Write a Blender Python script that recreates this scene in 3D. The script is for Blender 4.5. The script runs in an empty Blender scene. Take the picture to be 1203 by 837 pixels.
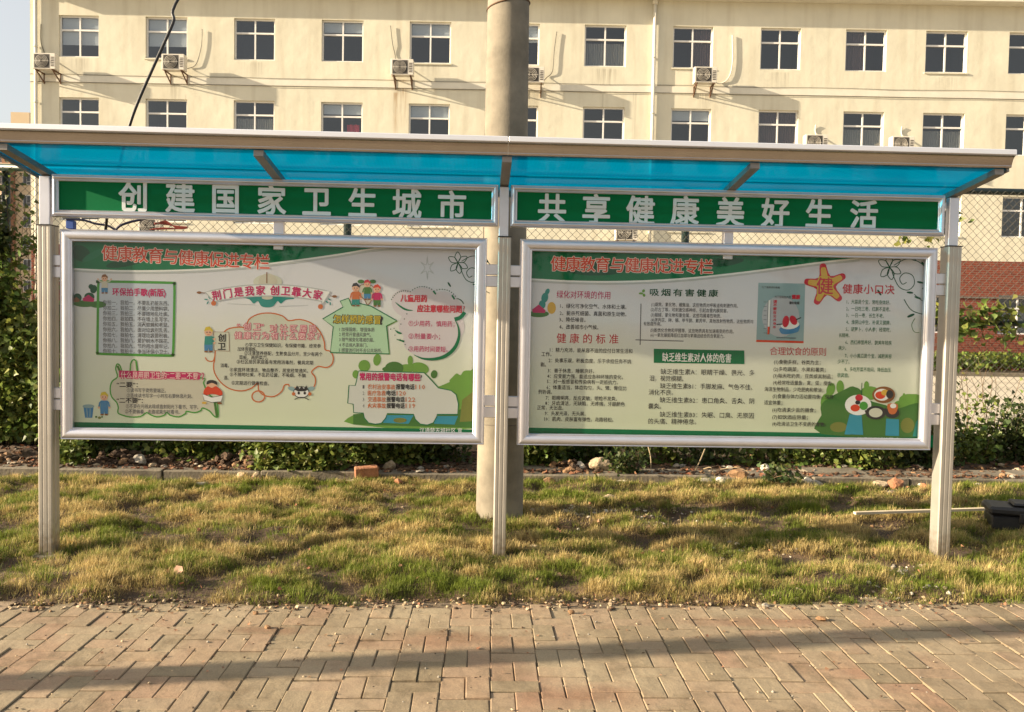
import bpy, bmesh, math, random
import numpy as np
from mathutils import Vector, Matrix, noise as mnoise
random.seed(7); rng = np.random.default_rng(7)
sc = bpy.context.scene
COL = sc.collection

# ------------------------------------------------------------------ camera
YAW, PITCH, ROLL, CAMH, FPX = 0.0383, 0.042, 0.0182, 1.45, 1020.0
CXP, CYP = 601.5, 418.5
FW = Vector((math.sin(YAW)*math.cos(PITCH), math.cos(YAW)*math.cos(PITCH), -math.sin(PITCH)))
_rt = Vector((math.cos(YAW), -math.sin(YAW), 0)); _up = _rt.cross(FW)
RT = _rt*math.cos(ROLL)+_up*math.sin(ROLL); UP = -_rt*math.sin(ROLL)+_up*math.cos(ROLL)
EYE = Vector((0, 0, CAMH))
cam_d = bpy.data.cameras.new('camera'); cam = bpy.data.objects.new('camera', cam_d); COL.objects.link(cam)
cam.matrix_world = Matrix(((RT.x, UP.x, -FW.x, EYE.x), (RT.y, UP.y, -FW.y, EYE.y), (RT.z, UP.z, -FW.z, EYE.z), (0, 0, 0, 1)))
cam_d.sensor_width = 36; cam_d.lens = FPX/1203*36; cam_d.clip_start = 0.05; cam_d.clip_end = 3000
sc.camera = cam

# ------------------------------------------------------------------ light
SUN_DIR = Vector((1, 0.148, -0.315)).normalized()      # the way the light travels
sc.view_settings.view_transform = 'Standard'; sc.view_settings.look = 'None'
sc.view_settings.gamma = 1.0; sc.view_settings.exposure = 1.50
world = bpy.data.worlds.new('World'); sc.world = world; world.use_nodes = True
wn = world.node_tree.nodes; wl = world.node_tree.links; wn.clear()
wo = wn.new('ShaderNodeOutputWorld'); bg = wn.new('ShaderNodeBackground'); sky = wn.new('ShaderNodeTexSky')
sky.sky_type = 'NISHITA'; sky.sun_disc = False
sky.sun_elevation = math.asin(-SUN_DIR.z)
sky.sun_rotation = math.atan2(-SUN_DIR.x, -SUN_DIR.y)
sky.air_density = 1.0; sky.dust_density = 3.0; sky.ozone_density = 1.0
bg.inputs['Strength'].default_value = 0.086
hz = wn.new('ShaderNodeMix'); hz.data_type = 'RGBA'; hz.inputs['Factor'].default_value = 0.58      # thin high haze whitens the sky
hz.inputs['B'].default_value = (3.7, 3.5, 3.2, 1); wl.new(sky.outputs[0], hz.inputs['A']); wl.new(hz.outputs['Result'], bg.inputs[0]); wl.new(bg.outputs[0], wo.inputs[0])
sd = bpy.data.lights.new('sun', 'SUN'); sd.energy = 5.0; sd.angle = math.radians(0.5); sd.color = (1.0, 0.825, 0.60)
so = bpy.data.objects.new('sun', sd); COL.objects.link(so)
so.rotation_euler = SUN_DIR.to_track_quat('-Z', 'Y').to_euler(); so.location = (-20, -5, 12)

# ------------------------------------------------------------------ helpers
def ray(px, py): return FW+RT*((px-CXP)/FPX)-UP*((py-CYP)/FPX)
def on_plane(px, py, Y):
    r = ray(px, py); t = Y/r.y; return EYE+r*t
def on_ground(px, py, z=0.0):
    r = ray(px, py); t = (z-CAMH)/r.z; return EYE+r*t
def tag(o, label=None, cat=None, group=None, kind=None):
    if label: o['label'] = label
    if cat: o['category'] = cat
    if group: o['group'] = group
    if kind: o['kind'] = kind
    return o
def wloc(o):
    v = Vector((0, 0, 0))
    while o: v = v+o.location; o = o.parent
    return v
def empty(name, loc, label, cat, group=None, rz=0):
    o = bpy.data.objects.new(name, None); COL.objects.link(o); o.location = loc; o.rotation_euler.z = rz
    o.empty_display_size = 0.1
    return tag(o, label, cat, group)
def link(name, me, parent=None, world_coords=True, loc=None):
    o = bpy.data.objects.new(name, me); COL.objects.link(o)
    if parent is not None:
        o.parent = parent
        if world_coords:
            pl = wloc(parent)
            o.location = (0, 0, 0) if loc is None else loc
            if not me.get('shifted'):
                me.transform(Matrix.Translation(-pl)); me['shifted'] = 1
        elif loc is not None: o.location = loc
    elif loc is not None: o.location = loc
    return o
def dup_tree(o, parent=None, loc=None):
    c = o.copy(); COL.objects.link(c); c.parent = parent
    if loc is not None: c.location = loc
    for ch in list(o.children): dup_tree(ch, c)
    return c

class MB:
    def __init__(s): s.v = []; s.f = []; s.m = []; s.mats = []
    def mi(s, m):
        if m not in s.mats: s.mats.append(m)
        return s.mats.index(m)
    def add(s, vs, fs, m):
        b = len(s.v); k = s.mi(m); s.v += [tuple(v) for v in vs]
        for f in fs: s.f.append(tuple(i+b for i in f)); s.m.append(k)
    def box(s, x0, x1, y0, y1, z0, z1, m):
        vs = [(x, y, z) for z in (z0, z1) for y in (y0, y1) for x in (x0, x1)]
        s.add(vs, [(0, 2, 3, 1), (4, 5, 7, 6), (0, 1, 5, 4), (2, 6, 7, 3), (0, 4, 6, 2), (1, 3, 7, 5)], m)
    def bbox(s, x0, x1, y0, y1, z0, z1, m, b=0.004):
        # box with chamfered vertical and horizontal edges
        bm = bmesh.new(); bmesh.ops.create_cube(bm, size=1)
        for v in bm.verts: v.co = Vector(((x0+x1)/2+v.co.x*(x1-x0), (y0+y1)/2+v.co.y*(y1-y0), (z0+z1)/2+v.co.z*(z1-z0)))
        bmesh.ops.bevel(bm, geom=bm.edges[:], offset=b, segments=1, affect='EDGES')
        bm.verts.index_update()
        s.add([v.co[:] for v in bm.verts], [[v.index for v in f.verts] for f in bm.faces], m); bm.free()
    def tube(s, pts, r, m, n=8, cap=True, taper=None):
        pts = [Vector(p) for p in pts]; rings = []; vs = []
        up = None
        for i, p in enumerate(pts):
            d = (pts[min(i+1, len(pts)-1)]-pts[max(i-1, 0)]).normalized()
            if up is None: up = d.orthogonal().normalized()
            else: up = (up-d*up.dot(d)).normalized()
            w = d.cross(up); rr = r if taper is None else r+(taper-r)*i/(len(pts)-1)
            vs += [p+(up*math.cos(a)+w*math.sin(a))*rr for a in [2*math.pi*k/n for k in range(n)]]
        fs = []
        for i in range(len(pts)-1):
            for k in range(n):
                a = i*n+k; b = i*n+(k+1) % n; fs.append((a, b, b+n, a+n))
        if cap:
            fs.append(tuple(range(n))[::-1]); fs.append(tuple((len(pts)-1)*n+k for k in range(n)))
        s.add(vs, fs, m)
    def beam(s, a, b, w, h, m):
        a = Vector(a); b = Vector(b); d = (b-a).normalized(); side = d.cross(Vector((0, 0, 1)))
        if side.length < 1e-4: side = Vector((1, 0, 0))
        side.normalize(); u = side.cross(d)
        vs = [p+side*(sx*w/2)+u*(sz*h/2) for p in (a, b) for sx, sz in ((-1, -1), (1, -1), (1, 1), (-1, 1))]
        s.add(vs, [(0, 1, 2, 3), (7, 6, 5, 4), (0, 4, 5, 1), (1, 5, 6, 2), (2, 6, 7, 3), (3, 7, 4, 0)], m)
    def build(s, name, parent=None, world_coords=True, smooth=False, loc=None):
        me = bpy.data.meshes.new(name); me.from_pydata(s.v, [], s.f)
        for m in s.mats: me.materials.append(m)
        me.polygons.foreach_set('material_index', s.m)
        if smooth: me.polygons.foreach_set('use_smooth', [True]*len(s.f))
        me.update()
        bm = bmesh.new(); bm.from_mesh(me); bmesh.ops.recalc_face_normals(bm, faces=bm.faces[:]); bm.to_mesh(me); bm.free()
        return link(name, me, parent, world_coords, loc)

# ------------------------------------------------------------------ materials
MATS = {}
def principled(name, col, rough=0.7, metal=0.0, vary=0.0, vscale=3.0, bump=0.0, bscale=40.0, spec=0.5, detail=6, coord='Object', col2=None, objvary=0.0, trans=0.0):
    if name in MATS: return MATS[name]
    m = bpy.data.materials.new(name); m.use_nodes = True; MATS[name] = m
    nt = m.node_tree; N = nt.nodes; L = nt.links; p = N['Principled BSDF']
    p.inputs['Roughness'].default_value = rough; p.inputs['Metallic'].default_value = metal
    p.inputs['Specular IOR Level'].default_value = spec
    p.inputs['Base Color'].default_value = (*col, 1)
    if vary or bump or col2 or objvary:
        tc = N.new('ShaderNodeTexCoord')
    last = None
    if vary or col2:
        nz = N.new('ShaderNodeTexNoise'); nz.inputs['Scale'].default_value = vscale; nz.inputs['Detail'].default_value = detail
        nz.inputs['Roughness'].default_value = 0.62
        L.new(tc.outputs[coord], nz.inputs['Vector'])
        cr = N.new('ShaderNodeValToRGB'); L.new(nz.outputs['Fac'], cr.inputs['Fac'])
        c0 = tuple(c*(1-vary) for c in col); c1 = tuple(min(1, c*(1+vary)) for c in (col2 or col))
        cr.color_ramp.elements[0].position = 0.32; cr.color_ramp.elements[0].color = (*c0, 1)
        cr.color_ramp.elements[1].position = 0.68; cr.color_ramp.elements[1].color = (*c1, 1)
        last = cr.outputs['Color']
    if objvary:
        oi = N.new('ShaderNodeObjectInfo'); mr = N.new('ShaderNodeMapRange')
        mr.inputs['To Min'].default_value = 1-objvary; mr.inputs['To Max'].default_value = 1+objvary
        L.new(oi.outputs['Random'], mr.inputs['Value'])
        hs = N.new('ShaderNodeHueSaturation'); L.new(mr.outputs[0], hs.inputs['Value'])
        if last: L.new(last, hs.inputs['Color'])
        else: hs.inputs['Color'].default_value = (*col, 1)
        last = hs.outputs['Color']
    if last: L.new(last, p.inputs['Base Color'])
    if bump:
        n2 = N.new('ShaderNodeTexNoise'); n2.inputs['Scale'].default_value = bscale; n2.inputs['Detail'].default_value = 6
        L.new(tc.outputs[coord], n2.inputs['Vector'])
        b = N.new('ShaderNodeBump'); b.inputs['Strength'].default_value = bump; b.inputs['Distance'].default_value = 0.01
        L.new(n2.outputs['Fac'], b.inputs['Height']); L.new(b.outputs[0], p.inputs['Normal'])
    if trans:
        out = N['Material Output']; tr = N.new('ShaderNodeBsdfTranslucent'); mx = N.new('ShaderNodeMixShader'); mx.inputs[0].default_value = trans
        if last: L.new(last, tr.inputs['Color'])
        else: tr.inputs['Color'].default_value = (*col, 1)
        L.new(p.outputs[0], mx.inputs[1]); L.new(tr.outputs[0], mx.inputs[2]); L.new(mx.outputs[0], out.inputs[0])
    return m
def ink(name, col): return principled('print_'+name, col, rough=0.6, spec=0.1)

ALU = principled('anodised_aluminium', (0.70, 0.70, 0.76), rough=0.36, metal=0.8, vary=0.05, vscale=6, bump=0.03, bscale=120)  # cool lilac tint: the sky's reflection is put into the metal colour
ALU_D = principled('dull_aluminium', (0.25, 0.235, 0.215), rough=0.5, metal=0.55, vary=0.10, vscale=5)
ALU_P = principled('fluted_post_aluminium', (0.46, 0.43, 0.38), rough=0.42, metal=0.55, vary=0.07, vscale=7, bump=0.03, bscale=90)
DARKSEAL = principled('black_rubber_seal', (0.02, 0.02, 0.022), rough=0.6)
CONC = principled('weathered_concrete', (0.42, 0.38, 0.31), rough=0.9, vary=0.28, vscale=2.2, bump=0.35, bscale=60, detail=10)
CONC2 = principled('grey_concrete', (0.17, 0.145, 0.105), rough=0.92, vary=0.3, vscale=5, bump=0.5, bscale=40, detail=10)
STEEL = principled('galvanised_wire', (0.10, 0.095, 0.08), rough=0.55, metal=0.4)
GREENPIPE = principled('dark_green_pipe', (0.012, 0.03, 0.02), rough=0.45, vary=0.2, vscale=6)
PVCW = principled('white_pvc', (0.78, 0.77, 0.74), rough=0.45, vary=0.05, vscale=4)
BLACKP = principled('black_plastic', (0.012, 0.012, 0.013), rough=0.5, bump=0.15, bscale=80)

def mud(mat, z0=0.02, z1=0.22):
    N = mat.node_tree.nodes; L = mat.node_tree.links; p = N['Principled BSDF']; src = p.inputs['Base Color'].links[0].from_socket
    g = N.new('ShaderNodeNewGeometry'); sp = N.new('ShaderNodeSeparateXYZ'); L.new(g.outputs['Position'], sp.inputs[0])
    nz = N.new('ShaderNodeTexNoise'); nz.inputs['Scale'].default_value = 30; nz.inputs['Detail'].default_value = 8; L.new(g.outputs['Position'], nz.inputs['Vector'])
    ma = N.new('ShaderNodeMath'); ma.operation = 'MULTIPLY_ADD'; ma.inputs[1].default_value = 0.35; L.new(nz.outputs['Fac'], ma.inputs[0]); L.new(sp.outputs['Z'], ma.inputs[2])
    mr = N.new('ShaderNodeMapRange'); mr.inputs['From Min'].default_value = z1+.17; mr.inputs['From Max'].default_value = z0+.17; mr.inputs['To Max'].default_value = .75; L.new(ma.outputs[0], mr.inputs['Value'])
    mx = N.new('ShaderNodeMix'); mx.data_type = 'RGBA'; mx.inputs['B'].default_value = (.17, .12, .07, 1); L.new(mr.outputs[0], mx.inputs['Factor']); L.new(src, mx.inputs['A']); L.new(mx.outputs['Result'], p.inputs['Base Color'])
mud(ALU_P)
def glass_mat(name, tint, refl, rough=0.02):
    m = bpy.data.materials.new(name); m.use_nodes = True; N = m.node_tree.nodes; L = m.node_tree.links
    N.clear(); out = N.new('ShaderNodeOutputMaterial'); t = N.new('ShaderNodeBsdfTransparent'); g = N.new('ShaderNodeBsdfGlossy')
    t.inputs['Color'].default_value = (*tint, 1); g.inputs['Roughness'].default_value = rough
    fr = N.new('ShaderNodeFresnel'); fr.inputs['IOR'].default_value = refl; mx = N.new('ShaderNodeMixShader')
    geo = N.new('ShaderNodeNewGeometry'); sb = N.new('ShaderNodeMath'); sb.operation = 'SUBTRACT'; sb.inputs[0].default_value = 1; L.new(geo.outputs['Backfacing'], sb.inputs[1])
    ml = N.new('ShaderNodeMath'); ml.operation = 'MULTIPLY'; L.new(fr.outputs[0], ml.inputs[0]); L.new(sb.outputs[0], ml.inputs[1])
    L.new(ml.outputs[0], mx.inputs[0]); L.new(t.outputs[0], mx.inputs[1]); L.new(g.outputs[0], mx.inputs[2]); L.new(mx.outputs[0], out.inputs[0])
    return m
GLASS = glass_mat('display_glass', (0.96, 0.97, 0.965), 1.58, 0.03)
WGLASS = glass_mat('window_glass', (0.86, 0.88, 0.90), 2.05, 0.03)
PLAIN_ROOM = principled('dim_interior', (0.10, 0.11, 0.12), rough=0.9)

def sheet_mat():
    m = bpy.data.materials.new('blue_polycarbonate'); m.use_nodes = True; N = m.node_tree.nodes; L = m.node_tree.links; N.clear()
    out = N.new('ShaderNodeOutputMaterial'); tl = N.new('ShaderNodeBsdfTranslucent'); tr = N.new('ShaderNodeBsdfTransparent'); g = N.new('ShaderNodeBsdfGlossy')
    df = N.new('ShaderNodeBsdfDiffuse')
    tl.inputs['Color'].default_value = (0.0, 0.23, 0.43, 1); tr.inputs['Color'].default_value = (0.0, 0.24, 0.43, 1)
    df.inputs['Color'].default_value = (0.0, 0.22, 0.42, 1)
    g.inputs['Roughness'].default_value = 0.15
    tc = N.new('ShaderNodeTexCoord'); mp = N.new('ShaderNodeMapping'); mp.inputs['Scale'].default_value = (1, 1, 1)
    wv = N.new('ShaderNodeTexWave'); wv.inputs['Scale'].default_value = 14; wv.bands_direction = 'X'
    L.new(tc.outputs['Object'], mp.inputs[0]); L.new(mp.outputs[0], wv.inputs['Vector'])
    mr = N.new('ShaderNodeMapRange'); mr.inputs['To Min'].default_value = 0.30; mr.inputs['To Max'].default_value = 0.55
    nz = N.new('ShaderNodeTexNoise'); nz.inputs['Scale'].default_value = 2.5; nz.inputs['Detail'].default_value = 8; L.new(tc.outputs['Object'], nz.inputs['Vector'])
    mw = N.new('ShaderNodeMath'); mw.operation = 'MULTIPLY_ADD'; mw.inputs[1].default_value = 0.15; L.new(wv.outputs['Fac'], mw.inputs[0]); L.new(nz.outputs['Fac'], mw.inputs[2]); L.new(mw.outputs[0], mr.inputs['Value'])
    a = N.new('ShaderNodeMixShader'); L.new(mr.outputs[0], a.inputs[0]); L.new(tl.outputs[0], a.inputs[1]); L.new(tr.outputs[0], a.inputs[2])
    d = N.new('ShaderNodeMixShader'); d.inputs[0].default_value = 0.12; L.new(a.outputs[0], d.inputs[1]); L.new(df.outputs[0], d.inputs[2])
    b = N.new('ShaderNodeMixShader'); b.inputs[0].default_value = 0.05; L.new(d.outputs[0], b.inputs[1]); L.new(g.outputs[0], b.inputs[2])
    geo = N.new('ShaderNodeNewGeometry'); clear = N.new('ShaderNodeBsdfTransparent'); fin = N.new('ShaderNodeMixShader')     # colour is taken once, where light enters the sheet
    L.new(geo.outputs['Backfacing'], fin.inputs[0]); L.new(b.outputs[0], fin.inputs[1]); L.new(clear.outputs[0], fin.inputs[2])
    L.new(fin.outputs[0], out.inputs[0]); return m
SHEET = sheet_mat()

def fbm(x, y, s, seed=0, octs=4):
    """cheap vectorised value noise, about -1..1"""
    out = np.zeros_like(x, dtype=float); amp = 1.0; tot = 0
    r = np.random.default_rng(1000+seed); T = r.random((64, 64))*2-1
    for o in range(octs):
        X = x*s+17.3*o+seed*3.1; Y = y*s-9.7*o+seed*1.7
        xi = np.floor(X).astype(int); yi = np.floor(Y).astype(int); fx = X-xi; fy = Y-yi
        fx = fx*fx*(3-2*fx); fy = fy*fy*(3-2*fy)
        a = T[xi % 64, yi % 64]; b = T[(xi+1) % 64, yi % 64]; c = T[xi % 64, (yi+1) % 64]; d = T[(xi+1) % 64, (yi+1) % 64]
        out += amp*((a*(1-fx)+b*fx)*(1-fy)+(c*(1-fx)+d*fx)*fy); tot += amp; amp *= 0.5; s *= 2.03
    return out/tot*1.5

# ================================================================== SETTING
Y_EDGE = lambda x: 4.353+0.022*(x-0.18)              # pavement / lawn edge
Y_KERB0, Y_KERB1 = 7.66, 7.84
# ---- ground to the horizon
def grid_obj(name, xs, ys, zf, mat, parent=None, **kw):
    X, Y = np.meshgrid(xs, ys); Z = zf(X, Y)
    v = np.stack([X.ravel(), Y.ravel(), Z.ravel()], 1); nx, ny = len(xs), len(ys)
    i = (np.arange(ny-1)[:, None]*nx+np.arange(nx-1)[None, :]).ravel()
    f = np.stack([i, i+1, i+1+nx, i+nx], 1)
    me = bpy.data.meshes.new(name); me.from_pydata(v.tolist(), [], f.tolist()); me.materials.append(mat)
    me.polygons.foreach_set('use_smooth', [True]*len(f)); me.update()
    return link(name, me, parent, **kw)
GROUNDM = principled('dusty_earth', (0.22, 0.17, 0.11), rough=0.95, vary=0.25, vscale=0.4, bump=0.3, bscale=8)
tag(grid_obj('ground', np.linspace(-900, 900, 19), np.linspace(-900, 900, 19), lambda x, y: x*0-0.10, GROUNDM), kind='structure')
ROADM = principled('pale_concrete_road', (0.45, 0.40, 0.31), rough=0.9, vary=0.14, vscale=0.5, bump=0.2, bscale=15, detail=10)
tag(grid_obj('road', np.linspace(-60, 70, 14), np.array([9.75, 15, 20, 26.5]), lambda x, y: x*0-0.06, ROADM), kind='structure')

# ---- pavement with individual pavers
def paver_mat():
    m = bpy.data.materials.new('concrete_paver'); m.use_nodes = True; N = m.node_tree.nodes; L = m.node_tree.links; p = N['Principled BSDF']
    p.inputs['Roughness'].default_value = 0.88; p.inputs['Specular IOR Level'].default_value = 0.3
    oi = N.new('ShaderNodeObjectInfo'); geo = N.new('ShaderNodeNewGeometry')
    cr = N.new('ShaderNodeValToRGB'); cr.color_ramp.elements[0].color = (0.27, 0.215, 0.135, 1); cr.color_ramp.elements[1].color = (0.40, 0.315, 0.20, 1)
    e = cr.color_ramp.elements.new(0.80); e.color = (0.375, 0.262, 0.175, 1); e = cr.color_ramp.elements.new(0.4); e.color = (0.36, 0.28, 0.185, 1)
    L.new(oi.outputs['Random'], cr.inputs[0])
    # reddish pavers gather in patches: large noise plus the brick's own random number
    nz = N.new('ShaderNodeTexNoise'); nz.inputs['Scale'].default_value = 0.9; nz.inputs['Detail'].default_value = 2; L.new(oi.outputs['Location'], nz.inputs['Vector'])
    ad = N.new('ShaderNodeMath'); ad.operation = 'MULTIPLY_ADD'; ad.inputs[1].default_value = 0.30; L.new(oi.outputs['Random'], ad.inputs[0]); L.new(nz.outputs['Fac'], ad.inputs[2])
    rr = N.new('ShaderNodeValToRGB'); rr.color_ramp.elements[0].position = 0.70; rr.color_ramp.elements[0].color = (0, 0, 0, 1); rr.color_ramp.elements[1].position = 0.90; rr.color_ramp.elements[1].color = (0.6, 0.6, 0.6, 1)
    L.new(ad.outputs[0], rr.inputs[0])
    mr = N.new('ShaderNodeMix'); mr.data_type = 'RGBA'; mr.inputs['B'].default_value = (0.36, 0.20, 0.125, 1); L.new(rr.outputs[0], mr.inputs['Factor']); L.new(cr.outputs[0], mr.inputs['A'])
    # dust and stains lying over the bricks
    def nn(scale, det, pos0, pos1, rough=0.6):
        n = N.new('ShaderNodeTexNoise'); n.inputs['Scale'].default_value = scale; n.inputs['Detail'].default_value = det; n.inputs['Roughness'].default_value = rough
        L.new(geo.outputs['Position'], n.inputs['Vector']); c = N.new('ShaderNodeValToRGB'); c.color_ramp.elements[0].position = pos0; c.color_ramp.elements[1].position = pos1
        L.new(n.outputs['Fac'], c.inputs[0]); return c.outputs[0], n
    dust, _ = nn(1.6, 8, 0.42, 0.66)
    sc1 = N.new('ShaderNodeMath'); sc1.operation = 'MULTIPLY'; sc1.inputs[1].default_value = 0.75; L.new(dust, sc1.inputs[0])
    m2 = N.new('ShaderNodeMix'); m2.data_type = 'RGBA'; m2.inputs['B'].default_value = (0.44, 0.36, 0.24, 1); L.new(sc1.outputs[0], m2.inputs['Factor']); L.new(mr.outputs['Result'], m2.inputs['A'])
    st, _ = nn(4.0, 10, 0.50, 0.68, 0.72)
    sc2 = N.new('ShaderNodeMath'); sc2.operation = 'MULTIPLY'; sc2.inputs[1].default_value = 0.8; L.new(st, sc2.inputs[0])
    m3 = N.new('ShaderNodeMix'); m3.data_type = 'RGBA'; m3.inputs['B'].default_value = (0.20, 0.15, 0.09, 1); L.new(sc2.outputs[0], m3.inputs['Factor']); L.new(m2.outputs['Result'], m3.inputs['A'])
    for sx_, sy_, rx_, ry_ in ((-.15, 3.86, .55, .16), (1.35, 4.12, .55, .10), (.45, 3.28, .35, .12), (-.95, 3.98, .25, .08)):     # rusty red wash
        su = N.new('ShaderNodeVectorMath'); su.operation = 'SUBTRACT'; su.inputs[1].default_value = (sx_, sy_, 0); L.new(geo.outputs['Position'], su.inputs[0])
        dv = N.new('ShaderNodeVectorMath'); dv.operation = 'DIVIDE'; dv.inputs[1].default_value = (rx_, ry_, 50); L.new(su.outputs[0], dv.inputs[0])
        ln = N.new('ShaderNodeVectorMath'); ln.operation = 'LENGTH'; L.new(dv.outputs[0], ln.inputs[0])
        nz_ = N.new('ShaderNodeTexNoise'); nz_.inputs['Scale'].default_value = 5; nz_.inputs['Detail'].default_value = 6; L.new(geo.outputs['Position'], nz_.inputs['Vector'])
        a_ = N.new('ShaderNodeMath'); a_.operation = 'ADD'; L.new(ln.outputs['Value'], a_.inputs[0]); L.new(nz_.outputs['Fac'], a_.inputs[1])
        q_ = N.new('ShaderNodeMapRange'); q_.inputs['From Min'].default_value = 1.45; q_.inputs['From Max'].default_value = 0.75; q_.inputs['To Max'].default_value = 0.42; L.new(a_.outputs[0], q_.inputs['Value'])
        mm = N.new('ShaderNodeMix'); mm.data_type = 'RGBA'; mm.inputs['B'].default_value = (0.24, 0.10, 0.055, 1); L.new(q_.outputs[0], mm.inputs['Factor']); L.new(m3.outputs['Result'], mm.inputs['A']); m3 = mm
    sp, spn = nn(140, 4, 0.35, 0.75, 0.8)
    m4 = N.new('ShaderNodeMix'); m4.data_type = 'RGBA'; m4.blend_type = 'MULTIPLY'; m4.inputs['Factor'].default_value = 0.35
    L.new(m3.outputs['Result'], m4.inputs['A']); L.new(sp, m4.inputs['B'])
    L.new(m4.outputs['Result'], p.inputs['Base Color'])
    b = N.new('ShaderNodeBump'); b.inputs['Strength'].default_value = 0.45; b.inputs['Distance'].default_value = 0.003; L.new(spn.outputs['Fac'], b.inputs['Height'])
    b2 = N.new('ShaderNodeBump'); b2.inputs['Strength'].default_value = 0.5; b2.inputs['Distance'].default_value = 0.012
    n5 = N.new('ShaderNodeTexNoise'); n5.inputs['Scale'].default_value = 14; n5.inputs['Detail'].default_value = 5; L.new(geo.outputs['Position'], n5.inputs['Vector'])
    L.new(n5.outputs['Fac'], b2.inputs['Height']); L.new(b.outputs[0], b2.inputs['Normal']); L.new(b2.outputs[0], p.inputs['Normal'])
    return m
PAVER = paver_mat()
SAND = principled('joint_sand', (0.17, 0.125, 0.08), rough=0.97, vary=0.35, vscale=9, bump=0.6, bscale=60, coord='Object')
def beds(xs, ys): return 0.005*fbm(xs, ys, 2.2, 3)-0.009
pav = grid_obj('pavement', np.linspace(-9, 9, 181), np.linspace(-3, 4.42, 75), beds, SAND)
tag(pav, kind='structure')
def brick_mesh(w, d, seed):
    r = random.Random(seed); bm = bmesh.new(); bmesh.ops.create_cube(bm, size=1)
    for v in bm.verts: v.co = Vector((v.co.x*w, v.co.y*d, v.co.z*0.06-0.03))
    bmesh.ops.bevel(bm, geom=[e for e in bm.edges if all(v.co.z > -0.01 for v in e.verts)], offset=0.003, segments=1, affect='EDGES')
    for v in bm.verts: v.co.x += r.uniform(-.0015, .0015); v.co.y += r.uniform(-.0015, .0015)
    me = bpy.data.meshes.new('paver'); bm.to_mesh(me); bm.free(); me.materials.append(PAVER); return me
BH = [brick_mesh(0.1925, 0.0945, k) for k in range(3)]; BV = [brick_mesh(0.0945, 0.1925, 10+k) for k in range(3)]
PER = 0.297
def proj(p):
    v = Vector(p)-EYE; d = v.dot(FW); return (CXP+FPX*v.dot(RT)/d, CYP-FPX*v.dot(UP)/d) if d > 0.1 else (-999, -999)
cand = []
for k in range(-26, 26):
    x0 = 0.078+0.1965*k; off = (0.0 if k % 2 == 0 else PER*0.47)+random.uniform(-.006, .006)
    for j in range(-10, 16):
        yb = 4.02+off-PER*j
        slant = 0.019
        for kind, xx, yy in (('H', x0+0.098, yb-0.05), ('V', x0+0.049, yb-0.196), ('V', x0+0.147, yb-0.196)):
            xx += slant*(yy-4.0)
            if yy > Y_EDGE(xx)+0.03 or yy < -0.2: continue
            cand.append((kind, xx, yy))
def vis(c):
    u, v = proj((c[1], c[2], 0)); return -15 < u < 1218 and v < 850 and v > 0
inv = sorted([c for c in cand if vis(c)], key=lambda c: c[2]); outv = [c for c in cand if not vis(c)]
near = inv[:300]; rest = inv[300:]+outv
print('pavers visible', len(inv))
def place_brick(c):
    me = random.choice(BH if c[0] == 'H' else BV)
    rot = random.uniform(-.007, .007)+(math.pi if random.random() < .5 else 0)
    return me, Vector((c[1]+random.uniform(-.0012, .0012), c[2]+random.uniform(-.0012, .0012), random.uniform(-.0035, .003))), rot
for c in near:
    me, l, r = place_brick(c); o = bpy.data.objects.new('paver', me); COL.objects.link(o); o.parent = pav; o.location = l
    o.rotation_euler = (random.uniform(-.008, .008), random.uniform(-.008, .008), r)
mb = MB()
for c in rest:
    me, l, r = place_brick(c); M = Matrix.Translation(l) @ Matrix.Rotation(r, 4, 'Z')
    mb.add([M @ v.co for v in me.vertices], [tuple(p.vertices) for p in me.polygons], PAVER)
tag(mb.build('paver_field', pav, smooth=False), kind='stuff')

# ---- lawn soil
_mx = np.arange(-7.0, 7.4, 0.02); _my = np.arange(4.0, 8.0, 0.02)
def _domes():
    X, Y = np.meshgrid(_mx, _my); Z = np.zeros_like(X); r = np.random.default_rng(5)
    for k in range(950):
        cx, cy = r.uniform(-6.6, 6.9), r.uniform(4.35, 7.7); rx = r.uniform(.09, .30); ry = rx*r.uniform(.38, .75); h = r.uniform(.25, 1)*.016+rx*.17; an = r.normal(0, .25)
        i0, i1 = np.searchsorted(_mx, [cx-rx*1.2, cx+rx*1.2]); j0, j1 = np.searchsorted(_my, [cy-rx, cy+rx])
        dx = X[j0:j1, i0:i1]-cx; dy = Y[j0:j1, i0:i1]-cy; u = (dx*math.cos(an)+dy*math.sin(an))/rx; v = (-dx*math.sin(an)+dy*math.cos(an))/ry
        d = np.clip(1-u*u-v*v, 0, 1)**.62*h
        Z[j0:j1, i0:i1] = np.maximum(Z[j0:j1, i0:i1], d)
    return Z
_DZ = _domes()
def dome(x, y):
    fx = np.clip((x-_mx[0])/.02, 0, len(_mx)-2.001); fy = np.clip((y-_my[0])/.02, 0, len(_my)-2.001); i = fx.astype(int); j = fy.astype(int); a = fx-i; b = fy-j
    return (_DZ[j, i]*(1-a)+_DZ[j, i+1]*a)*(1-b)+(_DZ[j+1, i]*(1-a)+_DZ[j+1, i+1]*a)*b
def mound(x, y):
    m = dome(np.asarray(x, float), np.asarray(y, float))+0.022*fbm(x*0.6, y, 1.3, 2, 2)
    m = m*.85
    for px_ in (-2.52, .145, 2.87): m = m*(1-.85*np.exp(-((x-px_)/.16)**2-((y-5.05)/.26)**2))
    edge = np.clip((y-(4.353+0.022*(x-0.18)))/0.12, 0, 1)
    far = np.clip((7.75-y)/0.3, 0, 1)
    return -0.015+edge*m*(.45+.55*far)+0.005*edge
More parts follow.
